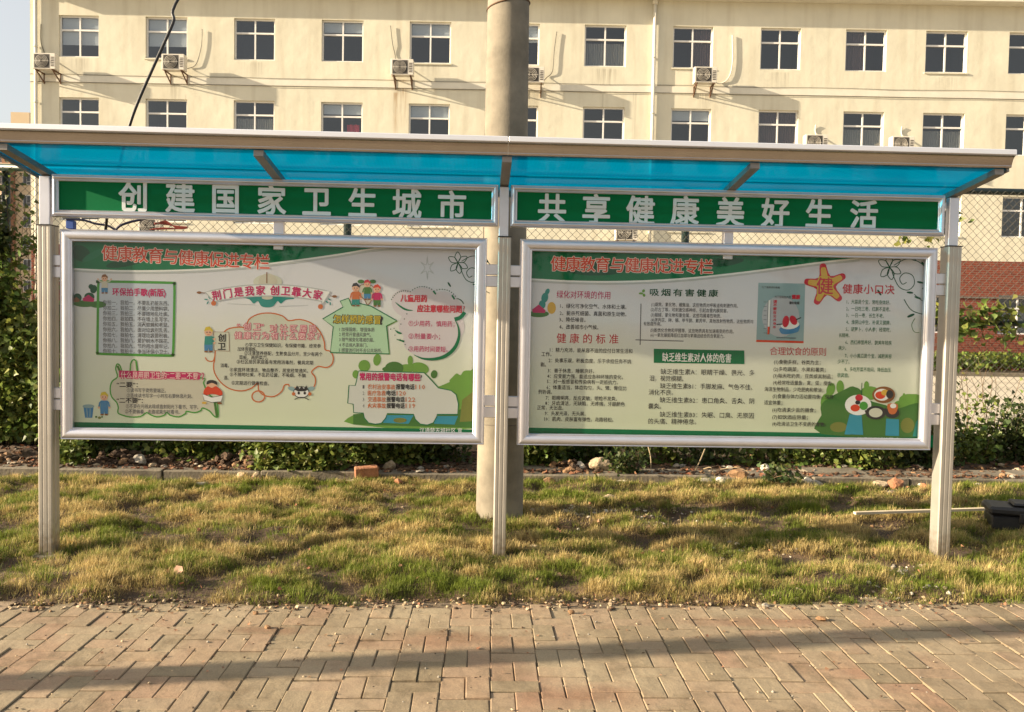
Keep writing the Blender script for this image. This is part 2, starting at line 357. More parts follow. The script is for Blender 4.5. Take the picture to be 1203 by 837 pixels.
def bare(x, y):           # 1 where the soil shows
    b = fbm(x*0.8, y*1.7, 1.9, 5, 4)
    e = np.clip(1-(y-(4.353+0.022*(x-0.18)))/0.16, 0, 1)
    v = 0.6*np.clip((b-0.42)/0.25, 0, 1)
    for cx, cy, rx, ry in ((-1.35, 5.7, .55, .22), (-2.4, 5.18, .26, .16), (1.2, 6.3, .6, .35), (2.9, 5.2, .22, .16), (.2, 5.22, .14, .1), (.75, 6.2, .3, .3), (-1.9, 5.6, .4, .15), (2.0, 4.75, .3, .12)):
        v = np.maximum(v, np.clip(1.25-np.hypot((x-cx)/rx, (y-cy)/ry)+0.5*fbm(x, y, 5, 8, 2), 0, 1)*0.85)
    return np.maximum(v, e*0.7)
SOIL = principled('brown_soil', (0.050, 0.030, 0.016), rough=0.97, vary=0.35, vscale=6, bump=1.0, bscale=45, detail=10, col2=(0.095, 0.060, 0.033))
def soilz(x, y): return mound(x, y)+0.012*fbm(x, y, 9, 11, 3)
tag(grid_obj('lawn_soil', np.arange(-6.5, 6.9, 0.03), np.arange(4.30, 7.72, 0.03), soilz, SOIL), kind='structure')
# planting bed behind the kerb, rising a little to the fence
def bedz(x, y): return 0.045+0.10*np.clip((y-7.9)/0.9, 0, 1)*(0.6+0.4*np.clip(1-(x+1)/3, 0, 1))+0.035*np.maximum(0, fbm(x, y, 3.2, 21, 4))+0.015*fbm(x, y, 11, 22, 3)
tag(grid_obj('planting_bed', np.arange(-6.5, 7.0, 0.05), np.arange(7.80, 9.8, 0.05), bedz, SOIL), kind='structure')
# kerb of concrete stones
kerb = grid_obj('kerb', np.linspace(-6.5, 7, 28), np.array([Y_KERB0+0.02, Y_KERB1-0.02]), lambda x, y: x*0-0.005, CONC2); tag(kerb, kind='structure')
x = -6.4; k = 0
while x < 6.8:
    L_ = random.uniform(0.85, 1.05); mb = MB(); dz = random.uniform(-.012, .008); dy = random.uniform(-.012, .012)
    mb.bbox(x, x+L_-0.012, Y_KERB0+dy, Y_KERB1+dy+0.02, -0.1, 0.075+dz, CONC2, 0.008); mb.build('kerbstone', kerb); x += L_

x = 0.35
while x < 6.0:
    L_ = random.uniform(0.5, 1.1); mb = MB(); dz = random.uniform(-.02, .006)
    mb.bbox(x, x+L_-0.03, Y_KERB1+.03, Y_KERB1+random.uniform(.22, .32), -0.1, 0.085+dz, CONC2, 0.01); mb.build('kerbstone', kerb); x += L_+random.choice([0, 0, .25])

# ---- grass: one mesh of many blades
def build_grass():
    n = 680000
    yy = rng.uniform(4.30, 7.70, int(n*1.9)); half = 0.63*yy+1.05
    xx = rng.uniform(-1, 1, len(yy))*half+0.038*yy
    keep = rng.random(len(yy)) < (half/half.max())*(1.25-0.55*(yy-4.3)/3.4)*1.0
    b = bare(xx, yy); dm_ = dome(xx, yy); keep &= rng.random(len(yy)) > b*0.97; keep &= rng.random(len(yy)) < .16+dm_/.024
    keep &= yy > Y_EDGE(xx)-0.02+0.03*fbm(xx, yy*0, 7, 14, 2)
    xx, yy, b = xx[keep][:n], yy[keep][:n], b[keep][:n]; n = len(xx)
    # most blades belong to a tuft: they spring from near its middle and lean outwards
    nt_ = 9800; ti = rng.integers(0, n, nt_); tx, ty = xx[ti], yy[ti]; tr_ = rng.uniform(.025, .075, nt_); th_ = rng.uniform(.7, 1.35, nt_); tg = rng.normal(0, .16, nt_)
    pick = rng.integers(0, nt_, n); tufted = rng.random(n) < .55
    off = rng.normal(size=(n, 2))*.55; rad = np.hypot(off[:, 0], off[:, 1])
    ox, oy = off[:, 0]*tr_[pick], off[:, 1]*tr_[pick]*.8
    xx = np.where(tufted, tx[pick]+ox, xx); yy = np.where(tufted, ty[pick]+oy, yy); b = np.where(tufted, b[pick]*0, b)
    yy = np.maximum(yy, Y_EDGE(xx)-.01+.02*rng.random(n)); yy = np.minimum(yy, 7.69)
    z = soilz(xx, yy)+np.where(tufted, .016*np.exp(-rad**2), 0)
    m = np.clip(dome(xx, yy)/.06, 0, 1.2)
    gx = (dome(xx+.02, yy)-dome(xx-.02, yy)); gy = (dome(xx, yy+.02)-dome(xx, yy-.02)); down = np.arctan2(-gy, -gx+.004)
    wind = 1.2*fbm(xx, yy, 1.2, 31, 2)
    a = np.where(tufted, np.arctan2(oy, ox)+rng.normal(0, .55, n), down+rng.normal(0, .8, n)+.3*wind)
    lean = np.clip(np.where(tufted, .35+.62*rad, 1.05)+rng.normal(0, .28, n), 0.05, 1.45)
    Ln = (0.022+0.026*np.clip(m, 0, 1))*rng.uniform(.4, 1.3, n)*np.where(rng.random(n) < .03, 1.9, 1)*np.where(tufted, th_[pick], .8); Ln = np.clip(Ln, .014, .095)
    tgreen = np.where(tufted, tg[pick], 0)
    w = rng.uniform(.0014, .0028, n)*(1+0.1*(yy-4.3))
    dx, dy = np.cos(a), np.sin(a); sx, sy = -dy, dx
    h1 = Ln*0.55*np.cos(lean*0.5); r1 = Ln*0.55*np.sin(lean*0.5)
    h2 = h1+Ln*0.45*np.cos(lean*1.15); r2 = r1+Ln*0.45*np.sin(lean*1.15)
    P = np.empty((n, 5, 3))
    for i, (r, h, ww) in enumerate(((0, -.004, 1), (0, -.004, -1), (r1, h1, .8), (r1, h1, -.8), (r2, h2, 0))):
        P[:, i, 0] = xx+dx*r+sx*w*ww*0.5; P[:, i, 1] = yy+dy*r+sy*w*ww*0.5; P[:, i, 2] = z+h
    base = (np.arange(n)*5)[:, None]
    quads = base+np.array([[0, 1, 3, 2]]); tris = base+np.array([[2, 3, 4]])
    me = bpy.data.meshes.new('grass'); me.vertices.add(n*5); me.vertices.foreach_set('co', P.ravel())
    li = np.concatenate([quads, tris], 1).ravel(); me.loops.add(len(li)); me.loops.foreach_set('vertex_index', li)
    ls = (np.arange(n)*7)[:, None]+np.array([[0, 4]]); me.polygons.add(n*2); me.polygons.foreach_set('loop_start', ls.ravel())
    me.update(calc_edges=True)
    # colour: a blade is straw or green by patch
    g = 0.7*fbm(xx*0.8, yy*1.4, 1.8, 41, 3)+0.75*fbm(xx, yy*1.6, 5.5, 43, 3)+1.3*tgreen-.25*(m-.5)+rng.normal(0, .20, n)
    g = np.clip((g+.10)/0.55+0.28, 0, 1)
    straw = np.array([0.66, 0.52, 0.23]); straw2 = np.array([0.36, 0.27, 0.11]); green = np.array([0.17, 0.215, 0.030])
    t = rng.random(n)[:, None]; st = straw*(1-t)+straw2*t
    c = st*(1-g[:, None])+green*g[:, None]; c *= rng.uniform(.65, 1.25, (n, 1))*(.72+.4*np.clip(m, 0, 1))[:, None]  # mound tops lighter, hollows darker: sun and shade put into blade colour
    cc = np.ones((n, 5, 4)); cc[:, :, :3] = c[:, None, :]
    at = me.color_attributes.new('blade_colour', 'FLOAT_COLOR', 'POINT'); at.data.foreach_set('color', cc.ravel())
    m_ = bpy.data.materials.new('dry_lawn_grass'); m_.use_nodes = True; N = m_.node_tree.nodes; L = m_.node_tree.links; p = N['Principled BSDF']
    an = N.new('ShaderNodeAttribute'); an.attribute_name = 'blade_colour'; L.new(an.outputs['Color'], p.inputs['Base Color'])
    p.inputs['Roughness'].default_value = 0.65; p.inputs['Specular IOR Level'].default_value = 0.25
    tl = N.new('ShaderNodeBsdfTranslucent'); L.new(an.outputs['Color'], tl.inputs['Color']); mx = N.new('ShaderNodeMixShader'); mx.inputs[0].default_value = 0.35
    L.new(p.outputs[0], mx.inputs[1]); L.new(tl.outputs[0], mx.inputs[2]); L.new(mx.outputs[0], N['Material Output'].inputs[0])
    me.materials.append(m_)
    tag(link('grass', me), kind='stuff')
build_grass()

# ================================================================== MAIN BUILDING
DB = 32.0
BO = Vector((DB*math.sin(YAW), DB*math.cos(YAW), 0))       # origin of the facade, straight ahead
bu = Vector((math.cos(YAW), -math.sin(YAW), 0)); bn = Vector((math.sin(YAW), math.cos(YAW), 0))
def on_facade(px, py, off=0.0):
    r = ray(px, py); t = (DB+off)/(r.x*bn.x+r.y*bn.y); p = EYE+r*t; q = p-BO; return q.dot(bu), p.z
bld = empty('office_building', BO, 'long cream rendered office building with four rows of white framed windows above red brick', 'building', rz=-YAW)
CREAM = principled('cream_render', (0.63, 0.60, 0.475), rough=0.9, vary=0.07, vscale=0.7, bump=1.0, bscale=2.2, detail=10)
BANDM = principled('pale_band_render', (0.66, 0.63, 0.53), rough=0.9, vary=0.08, vscale=1.5)
def facade_grime():
    nt = CREAM.node_tree; N = nt.nodes; L = nt.links; p = N['Principled BSDF']
    src = p.inputs['Base Color'].links[0].from_socket
    tc = N.new('ShaderNodeTexCoord'); mp = N.new('ShaderNodeMapping'); mp.inputs['Scale'].default_value = (2.2, 1, 0.22)
    nz = N.new('ShaderNodeTexNoise'); nz.inputs['Scale'].default_value = 1.3; nz.inputs['Detail'].default_value = 8; L.new(tc.outputs['Object'], mp.inputs[0]); L.new(mp.outputs[0], nz.inputs['Vector'])
    cr = N.new('ShaderNodeValToRGB'); cr.color_ramp.elements[0].position = .48; cr.color_ramp.elements[0].color = (0, 0, 0, 1); cr.color_ramp.elements[1].position = .78; cr.color_ramp.elements[1].color = (.36, .36, .36, 1)
    for n_ in N:
        if n_.type == 'BUMP': n_.inputs['Distance'].default_value = 0.014
    L.new(nz.outputs['Fac'], cr.inputs[0]); mx = N.new('ShaderNodeMix'); mx.data_type = 'RGBA'; mx.inputs['B'].default_value = (0.36, 0.30, 0.20, 1)
    L.new(cr.outputs[0], mx.inputs['Factor']); L.new(src, mx.inputs['A']); L.new(mx.outputs['Result'], p.inputs['Base Color'])
facade_grime()
def streaks():
    nt = CREAM.node_tree; N = nt.nodes; L = nt.links; p = N['Principled BSDF']
    tc = N.new('ShaderNodeTexCoord'); sp = N.new('ShaderNodeSeparateXYZ'); L.new(tc.outputs['Object'], sp.inputs[0])
    mp = N.new('ShaderNodeMapping'); mp.inputs['Scale'].default_value = (9, 1, .5); L.new(tc.outputs['Object'], mp.inputs[0])
    nz = N.new('ShaderNodeTexNoise'); nz.inputs['Scale'].default_value = 1.6; nz.inputs['Detail'].default_value = 6; L.new(mp.outputs[0], nz.inputs['Vector'])
    M = lambda op, a, b=None: (lambda n: (setattr(n, 'operation', op), L.new(a, n.inputs[0]) if not isinstance(a, (int, float)) else setattr(n.inputs[0], 'default_value', a), (L.new(b, n.inputs[1]) if not isinstance(b, (int, float)) else setattr(n.inputs[1], 'default_value', b)) if b is not None else None, n.outputs[0])[-1])(N.new('ShaderNodeMath'))
    def rng_(src, a, b):
        m = N.new('ShaderNodeMapRange'); m.inputs['From Min'].default_value = a; m.inputs['From Max'].default_value = b; L.new(src, m.inputs['Value']); return m.outputs[0]
    rust = (0.30, 0.17, 0.07); grey = (0.30, 0.27, 0.20)
    for px, py, w, ln, col, k in ((472, 95, .30, 2.0, rust, .8), (465, 110, .10, 1.8, rust, .9), (205, 95, .28, 1.3, grey, .7), (626, 108, .3, 1.2, grey, .6), (828, 108, .28, 1.2, grey, .6), (711, 82, .55, .9, grey, .75), (94, 70, .5, .7, grey, .5), (298, 74, .6, .6, grey, .45), (917, 86, .5, .8, grey, .5), (1112, 92, .6, .6, grey, .45), (746, 110, .10, 2.6, grey, .6), (218, 112, .04, 2.2, grey, .8), (708, 112, .04, 2.4, grey, .7), (505, 78, .5, .5, grey, .4)):
        u0, z0 = on_facade(px, py)
        du = rng_(M('ABSOLUTE', M('SUBTRACT', sp.outputs['X'], u0)), w, w*.3); dt = rng_(sp.outputs['Z'], z0-ln, z0-.05); cut = rng_(sp.outputs['Z'], z0+.06, z0)
        f = M('MULTIPLY', M('MULTIPLY', M('MULTIPLY', du, dt), M('MULTIPLY', cut, rng_(nz.outputs['Fac'], .35, .62))), k)
        src = p.inputs['Base Color'].links[0].from_socket; mx = N.new('ShaderNodeMix'); mx.data_type = 'RGBA'; mx.inputs['B'].default_value = (*col, 1); L.new(f, mx.inputs['Factor']); L.new(src, mx.inputs['A']); L.new(mx.outputs['Result'], p.inputs['Base Color'])
streaks()
def brick_wall_mat():
    m = bpy.data.materials.new('red_brick_wall'); m.use_nodes = True; N = m.node_tree.nodes; L = m.node_tree.links; p = N['Principled BSDF']
    tc = N.new('ShaderNodeTexCoord'); mp = N.new('ShaderNodeMapping'); mp.inputs['Rotation'].default_value = (math.pi/2, 0, 0)
    br = N.new('ShaderNodeTexBrick'); br.inputs['Scale'].default_value = 1.0; br.inputs['Brick Width'].default_value = 0.25; br.inputs['Row Height'].default_value = 0.085
    br.inputs['Mortar Size'].default_value = 0.008; br.inputs['Color1'].default_value = (0.20, 0.040, 0.020, 1); br.inputs['Color2'].default_value = (0.14, 0.028, 0.015, 1); br.inputs['Mortar'].default_value = (0.20, 0.13, 0.09, 1)
    L.new(tc.outputs['Object'], mp.inputs[0]); L.new(mp.outputs[0], br.inputs['Vector']); L.new(br.outputs['Color'], p.inputs['Base Color']); p.inputs['Roughness'].default_value = 0.9
    return m
BRICKW = brick_wall_mat()
cols_px = [(69, 116), (171, 220), (275, 323), (378, 427), (481.5, 530), (585, 634), (687, 736), (791, 838), (894, 941), (994, 1042), (1088, 1137), (1186, 1235)]
cols = [(on_facade(a, 24+a*0.0185)[0], on_facade(b, 24+b*0.0185)[0]) for a, b in cols_px]
w_last = cols[-1]
cols += [(w_last[0]+3.1*k, w_last[1]+3.1*k) for k in (1, 2)]
rows = [(on_facade(687, b)[1], on_facade(687, a)[1]) for a, b in ((29, 78), (125.5, 174), (222, 270), (338, 384))]
U0 = on_facade(35.5, 60)[0]; U1 = cols[-1][1]+1.6
ZTOP = on_facade(900, 3)[1]; ZBR = on_facade(1150, 307)[1]; ZG = -0.06; DEP = 10.0
# wall with real openings (a grid of quads, holes left out, reveals 0.13 m deep)
def wall_part(name, z0, z1, mat, rws):
    us = sorted([U0, U1]+[c for ab in cols for c in ab]); zs = sorted([z0, z1]+[z for ab in rws for z in ab]); mb = MB()
    hole = lambda u, z: any(a < u < b for a, b in cols) and any(a < z < b for a, b in rws)
    for i in range(len(us)-1):
        for j in range(len(zs)-1):
            a, b, c, d = us[i], us[i+1], zs[j], zs[j+1]
            if hole((a+b)/2, (c+d)/2): continue
            mb.add([(a, 0, c), (b, 0, c), (b, 0, d), (a, 0, d)], [(0, 1, 2, 3)], mat)
    R = 0.13
    for a, b in cols:
        for c, d in rws:
            mb.add([(a, 0, c), (b, 0, c), (b, 0, d), (a, 0, d), (a, R, c), (b, R, c), (b, R, d), (a, R, d)], [(0, 4, 5, 1), (1, 5, 6, 2), (2, 6, 7, 3), (3, 7, 4, 0)], mat)
    # end walls and back
    mb.add([(U0, 0, z0), (U0, 0, z1), (U0, DEP, z1), (U0, DEP, z0)], [(0, 1, 2, 3)], mat)
    mb.add([(U1, 0, z0), (U1, 0, z1), (U1, DEP, z1), (U1, DEP, z0)], [(3, 2, 1, 0)], mat)
    mb.add([(U0, DEP, z0), (U0, DEP, z1), (U1, DEP, z1), (U1, DEP, z0)], [(0, 1, 2, 3)], mat)
    me = bpy.data.meshes.new(name); me.from_pydata(mb.v, [], mb.f); me.materials.append(mat); me.update()
    return link(name, me, bld, False)
wall_part('wall', ZBR, ZTOP, CREAM, rows[:3])
wall_part('brick_base', ZG-0.2, ZBR, BRICKW, rows[3:])
mb = MB(); mb.box(U0-0.1, U1+0.1, -0.52, DEP+0.5, ZTOP+0.002, ZTOP+0.30, BANDM); mb.box(U0-0.05, U1+0.05, -0.45, DEP+0.4, ZTOP+0.30, ZTOP+0.75, BANDM); mb.build('roof_eave', bld, False)
zb = on_facade(400, 98)[1]; mb = MB(); mb.box(U0+0.03, U1, -0.02, 0.0, zb-0.13, zb+0.10, BANDM)
DK = principled('dark_line', (0.14, 0.12, 0.10), rough=0.8)
mb.build('string_course', bld, False)
mb = MB()
for zz in (zb+0.125, zb-0.155):
    pts = [(U0+(U1-U0)*t/30, -0.03, zz+0.03*math.sin(t*1.7)*0.5) for t in range(31)]; mb.tube(pts, 0.009, DK, 5)
mb.build('wall_cable', bld, False)
# windows
FRM = principled('white_window_frame', (0.72, 0.71, 0.68), rough=0.5, vary=0.06, vscale=2)
BLIND = principled('pale_roller_blind', (0.52, 0.55, 0.56), rough=0.9); CURT = principled('brown_curtain', (0.13, 0.085, 0.08), rough=0.95); CURT2 = principled('grey_curtain', (0.30, 0.30, 0.27), rough=0.95)
RED = principled('red_cloth', (0.5, 0.03, 0.06), rough=0.9)
W = cols[1][1]-cols[1][0]; H = rows[0][1]-rows[0][0]; TZ = H*0.66
def win_frame():
    mb = MB(); t = 0.055; y0, y1 = 0.0, 0.06
    mb.box(-W/2, W/2, y0, y1, 0, t, FRM); mb.box(-W/2, W/2, y0, y1, H-t, H, FRM)
    mb.box(-W/2, -W/2+t, y0, y1, t+.001, H-t-.001, FRM); mb.box(W/2-t, W/2, y0, y1, t+.001, H-t-.001, FRM)
    mb.box(-W/2+t, W/2-t, y0-.006, y1, TZ-0.03, TZ+0.03, FRM); mb.box(-0.027, 0.027, y0-.003, y1, t, H-t, FRM)
    return mb
def pane(x0, x1, z0, z1):
    mb = MB(); mb.box(x0, x1, 0.030, 0.036, z0, z1, WGLASS); return mb
def wavy(x0, x1, z0, z1, y, m, amp=0.03, n=26):
    mb = MB(); vs = []; fs = []
    for i in range(n+1):
        xx = x0+(x1-x0)*i/n; yy = y+amp*math.sin(i*1.9); vs += [(xx, yy, z0), (xx, yy, z1)]
        if i: fs.append((2*i-2, 2*i, 2*i+1, 2*i-1))
    mb.add(vs, fs, m); return mb
room = MB(); room.box(-W/2-0.3, W/2+0.3, 0.0, 1.6, -0.5, H+0.3, PLAIN_ROOM)
# an open-fronted dark recess behind each window
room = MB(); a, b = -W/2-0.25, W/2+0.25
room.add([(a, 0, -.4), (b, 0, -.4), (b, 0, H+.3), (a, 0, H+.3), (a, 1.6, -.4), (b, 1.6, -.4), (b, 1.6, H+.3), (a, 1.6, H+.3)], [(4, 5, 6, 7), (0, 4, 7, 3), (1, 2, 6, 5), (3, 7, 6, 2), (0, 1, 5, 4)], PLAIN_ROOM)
style = {  # row, column -> what hangs behind the glass
 (0, 0): 'BBb', (0, 1): 'BBb', (0, 2): '..', (0, 3): 'BB', (0, 4): 'BB', (0, 5): 'BB', (0, 7): '.c', (0, 8): '..', (1, 2): 'gg', (1, 3): 'BB', (1, 4): 'BB', (1, 7): 'BB', (1, 8): 'cc', (1, 10): 'gg', (1, 0): '..', (1, 1): '..'}
t = 0.055; panes = [(-W/2+t, -0.027, TZ+.03, H-t), (0.027, W/2-t, TZ+.03, H-t), (-W/2+t, -0.027, t, TZ-.03), (0.027, W/2-t, t, TZ-.03)]
frame0 = pane0 = None; room_me = None
for r, (z0, z1) in enumerate(rows):
    for c, (u0, u1) in enumerate(cols):
        uc = (u0+u1)/2; loc = (uc, 0.10, z0)
        if frame0 is None:
            w = win_frame().build('window', bld, False, loc=loc); frame0 = w.data
            pm = [pane(*q).build('glass_pane', w, False) for q in panes]; pane0 = [p.data for p in pm]
            rm = room.build('room_recess', w, False, loc=(0, 0.07, 0)); room_me = rm.data
        else:
            w = bpy.data.objects.new('window', frame0); COL.objects.link(w); w.parent = bld; w.location = loc
            for p in pane0:
                o = bpy.data.objects.new('glass_pane', p); COL.objects.link(o); o.parent = w; o.rotation_euler = (random.uniform(-.012, .012), 0, random.uniform(-.015, .015))
            o = bpy.data.objects.new('room_recess', room_me); COL.objects.link(o); o.parent = w; o.location = (0, 0.07, 0)
        w.scale.x = (u1-u0)/W; w.scale.z = (z1-z0)/H
        s = style.get((r, c), random.choice(['..', 'BB', 'c.', 'gg', '..']))
        if s.startswith('BB'):
            low = TZ-0.34*H if s.endswith('b') else TZ+random.choice([0.02, 0.02, 0.02, -.12, .10])
            b_ = MB(); b_.box(-W/2+.06, W/2-.06, 0.085, 0.09, low, H-.06, BLIND); b_.build('roller_blind', w, False)
            if s.endswith('b'):
                pass
        if s[0] in 'cg': wavy(-W/2+.05, -0.02, 0.06, H-.06 if s[0] == 'c' else TZ-.1, 0.13, CURT if s[0] == 'c' else CURT2).build('curtain', w, False)
        if s[1] in 'cg': wavy(0.02, W/2-.05, 0.06, H-.06 if s[1] == 'c' else TZ-.1, 0.13, CURT if s[1] == 'c' else CURT2).build('curtain', w, False)
        if (r, c) == (1, 3): wavy(0.15, 0.6, 0.1, TZ-.25, 0.15, RED, 0.05, 8).build('red_cloth', w, False)
        sill = MB(); sill.box(-W/2-.04, W/2+.04, -0.14, -0.008, -0.05, -0.004, CREAM); sill.build('sill', w, False) if r < 3 and (c % 3 == 1) else None
# downpipes
for px, pz in ((43.5, 60), (768, 60), (1141, 60)):
    u = on_facade(px, pz)[0]; mb = MB()
    if px == 1141: continue
    mb.tube([(u, -0.09, ZG), (u, -0.09, ZTOP-0.05)], 0.062, BANDM, 10)
    mb.tube([(u, -0.09, ZTOP-0.17), (u, -0.09, ZTOP-0.02)], 0.10, BANDM, 10)
    for k in range(7): mb.tube([(u, -0.09, 1+k*2.0), (u, -0.09, 1.07+k*2.0)], 0.075, BANDM, 10)
    mb.build('downpipe', bld, False, smooth=True)
# low thin ledge on the brick base
mb = MB(); zz = on_facade(1160, 350)[1]; mb.box(U0, U1, -0.05, 0.0, zz-0.03, zz+0.03, DK); mb.build('brick_ledge', bld, False)

# air conditioners hanging on the wall
ACM = principled('aged_white_casing', (0.62, 0.58, 0.50), rough=0.5, vary=0.12, vscale=4); ACD = principled('dark_fan_opening', (0.05, 0.045, 0.04), rough=0.8); RUST = principled('rusty_bracket', (0.12, 0.06, 0.03), rough=0.85, vary=0.4, vscale=10)
def make_ac(px, py, label, hose=None, fan='front'):
    u, z = on_facade(px, py, -0.4)
    p = BO+bu*u-bn*0.0; root = empty('air_conditioner', (p.x, p.y, z), label, 'air conditioner', 'air conditioner units on the office wall', rz=-YAW)
    mb = MB(); mb.bbox(-.40, .40, -.60, -.28, 0, .56, ACM, .012); mb.box(-.34, .20, -.606, -.6005, .04, .52, ACD); mb.build('casing', root, False)
    mb = MB()
    for rr in (.07, .12, .17, .22):
        pts = [(-.08+rr*math.cos(a), -.615, .28+rr*math.sin(a)) for a in [2*math.pi*k/16 for k in range(17)]]; mb.tube(pts, .006, ACM, 4, False)
    mb.box(-.33, .19, -.618, -.612, .275, .285, ACM)
    mb.build('fan_grille', root, False)
    mb = MB()
    for k in range(6): mb.box(.25, .36, -.606, -.6005, .10+k*.06, .13+k*.06, ACD)
    mb.build('vent_slot', root, False)
    for sx in (-.3, .3):
        mb = MB(); mb.beam((sx, 0, -.02), (sx, -.62, -.02), .04, .04, RUST); mb.beam((sx, 0, -.34), (sx, -.55, -.04), .035, .035, RUST); mb.beam((sx, -.018, -.38), (sx, -.018, -.04), .035, .035, RUST); mb.build('bracket', root, False)
    if hose:
        pts = []
        for hx, hy in hose:
            hu, hz = on_facade(hx, hy); pts.append(Vector((hu-u, -.05, hz-z)))
        pts.append(Vector((.38 if pts[0].x > 0 else -.30, -.42, .10)))
        fine = []
        for i in range(len(pts)-1):
            p0, p1, p2, p3 = pts[max(i-1, 0)], pts[i], pts[i+1], pts[min(i+2, len(pts)-1)]
            for k in range(6):
                tt = k/6; fine.append(0.5*((2*p1)+(p2-p0)*tt+(2*p0-5*p1+4*p2-p3)*tt*tt+(3*p1-p0-3*p2+p3)*tt**3))
        fine.append(pts[-1]); mb = MB(); mb.tube(fine, .020 if px > 800 else .014, ACM if px > 800 else STEEL, 6); mb.build('hose', root, False, smooth=True)
    return root
make_ac(55, 83, 'air conditioner beside the left downpipe of the cream wall', [(49, 29), (49, 50), (53, 66)])
make_ac(205.5, 84, 'weathered air conditioner right behind the hanging black cable, with a looping hose', [(238, 35), (237, 55), (231, 76), (222, 81)])
make_ac(473, 90, 'air conditioner left of the concrete pole, rust streaks below it', [(459, 31), (461, 50), (465, 71)])
make_ac(626, 99, 'air conditioner just right of the concrete pole with a round fan showing', [(654, 38), (651, 60), (649, 84), (642, 92)])
make_ac(827.5, 99, 'air conditioner with a thick white hose curving up, near the eighth window column', [(860, 42), (860, 75), (855, 93), (845, 99)])
make_ac(957, 178, 'air conditioner whose top peeks above the canopy, left one of the low pair', [(958, 147), (958, 158)])
make_ac(1058, 180, 'air conditioner whose top peeks above the canopy, right one of the low pair', [(1059, 149), (1059, 160)])
make_ac(178, 276, 'air conditioner low on the cream wall seen in the gap above the left display case', None)
make_ac(735, 283, 'air conditioner low on the cream wall seen in the gap above the right display case', None)

# hedge at the building foot
LEAFG = principled('hedge_leaf', (0.075, 0.12, 0.03), rough=0.6, vary=0.4, vscale=3, trans=0.3)
def leaf_cloud(n, cx, cy, cz, rx, ry, rz, size, mat, name, parent=None, shape='ell', hollow=0.0, flat=0.3, lobes=6, wc=True, kind=None):
    r = rng
    if shape == 'ell':
        d = r.normal(size=(n, 3)); d /= np.linalg.norm(d, axis=1)[:, None]; rad = (hollow+(1-hollow)*r.random(n))**(1/2.2)
        if lobes:
            L0 = r.normal(size=(lobes, 3)); L0 /= np.linalg.norm(L0, axis=1)[:, None]; rad *= 0.62+0.5*np.clip((d @ L0.T).max(1), 0, 1)**3
        P = d*rad[:, None]*np.array([rx, ry, rz])+np.array([cx, cy, cz])
    else:
        P = r.uniform(-1, 1, (n, 3))*np.array([rx, ry, rz])+np.array([cx, cy, cz])
    return leaves_at(P, size, mat, name, parent, flat, wc)
def leaves_at(P, size, mat, name, parent=None, flat=0.3, wc=True, normal_bias=None):
    n = len(P); r = rng
    nrm = r.normal(size=(n, 3))+np.array([0, -0.6, 0.5] if normal_bias is None else normal_bias); nrm /= np.linalg.norm(nrm, axis=1)[:, None]
    t = np.cross(nrm, r.normal(size=(n, 3))); t /= np.linalg.norm(t, axis=1)[:, None]; b = np.cross(nrm, t)
    s = size*r.uniform(.55, 1.35, n)[:, None]
    # lobed ivy-like leaf: 7 points, folded a little along the midrib
    prof = [(0, -.5, 0), (.42, -.30, .07), (.34, .05, .05), (.20, .12, .03), (0, .62, -.04), (-.20, .12, .03), (-.34, .05, .05), (-.42, -.30, .07)]
    V = np.stack([P+t*(s*a)+b*(s*c)+nrm*(s*d) for a, c, d in prof], 1)
    me = bpy.data.meshes.new(name); k = len(prof); me.vertices.add(n*k); me.vertices.foreach_set('co', V.ravel())
    base = (np.arange(n)*k)[:, None]; q = base+np.array([[0, 1, 2, 3, 4, 4, 5, 6, 7, 0]]); q = base+np.array([[0, 1, 2, 3, 4, 0, 4, 5, 6, 7]])
    me.loops.add(n*10); me.loops.foreach_set('vertex_index', q.ravel()); me.polygons.add(n*2)
    me.polygons.foreach_set('loop_start', ((np.arange(n)*10)[:, None]+np.array([[0, 5]])).ravel()); me.update(calc_edges=True)
    cc = np.ones((n, k, 4)); v = r.uniform(.55, 1.45, (n, 1, 1)); cc[:, :, :3] = v; cc[:, :, 0:1] *= 1+r.uniform(-.1, .45, (n, 1, 1))
    at = me.color_attributes.new('leaf_tone', 'FLOAT_COLOR', 'POINT'); at.data.foreach_set('color', cc.ravel())
    me.materials.append(mat); return link(name, me, parent, wc)
def leaf_mat(name, col, rough=0.5, trans=0.35):
    m = bpy.data.materials.new(name); m.use_nodes = True; N = m.node_tree.nodes; L = m.node_tree.links; p = N['Principled BSDF']
    an = N.new('ShaderNodeAttribute'); an.attribute_name = 'leaf_tone'; mx0 = N.new('ShaderNodeMix'); mx0.data_type = 'RGBA'; mx0.blend_type = 'MULTIPLY'; mx0.inputs['Factor'].default_value = 1
    mx0.inputs['A'].default_value = (*col, 1); L.new(an.outputs['Color'], mx0.inputs['B']); L.new(mx0.outputs['Result'], p.inputs['Base Color']); p.inputs['Roughness'].default_value = rough
    p.inputs['Specular IOR Level'].default_value = 0.35
    tl = N.new('ShaderNodeBsdfTranslucent'); L.new(mx0.outputs['Result'], tl.inputs['Color']); mx = N.new('ShaderNodeMixShader'); mx.inputs[0].default_value = trans
    L.new(p.outputs[0], mx.inputs[1]); L.new(tl.outputs[0], mx.inputs[2]); L.new(mx.outputs[0], N['Material Output'].inputs[0]); return m
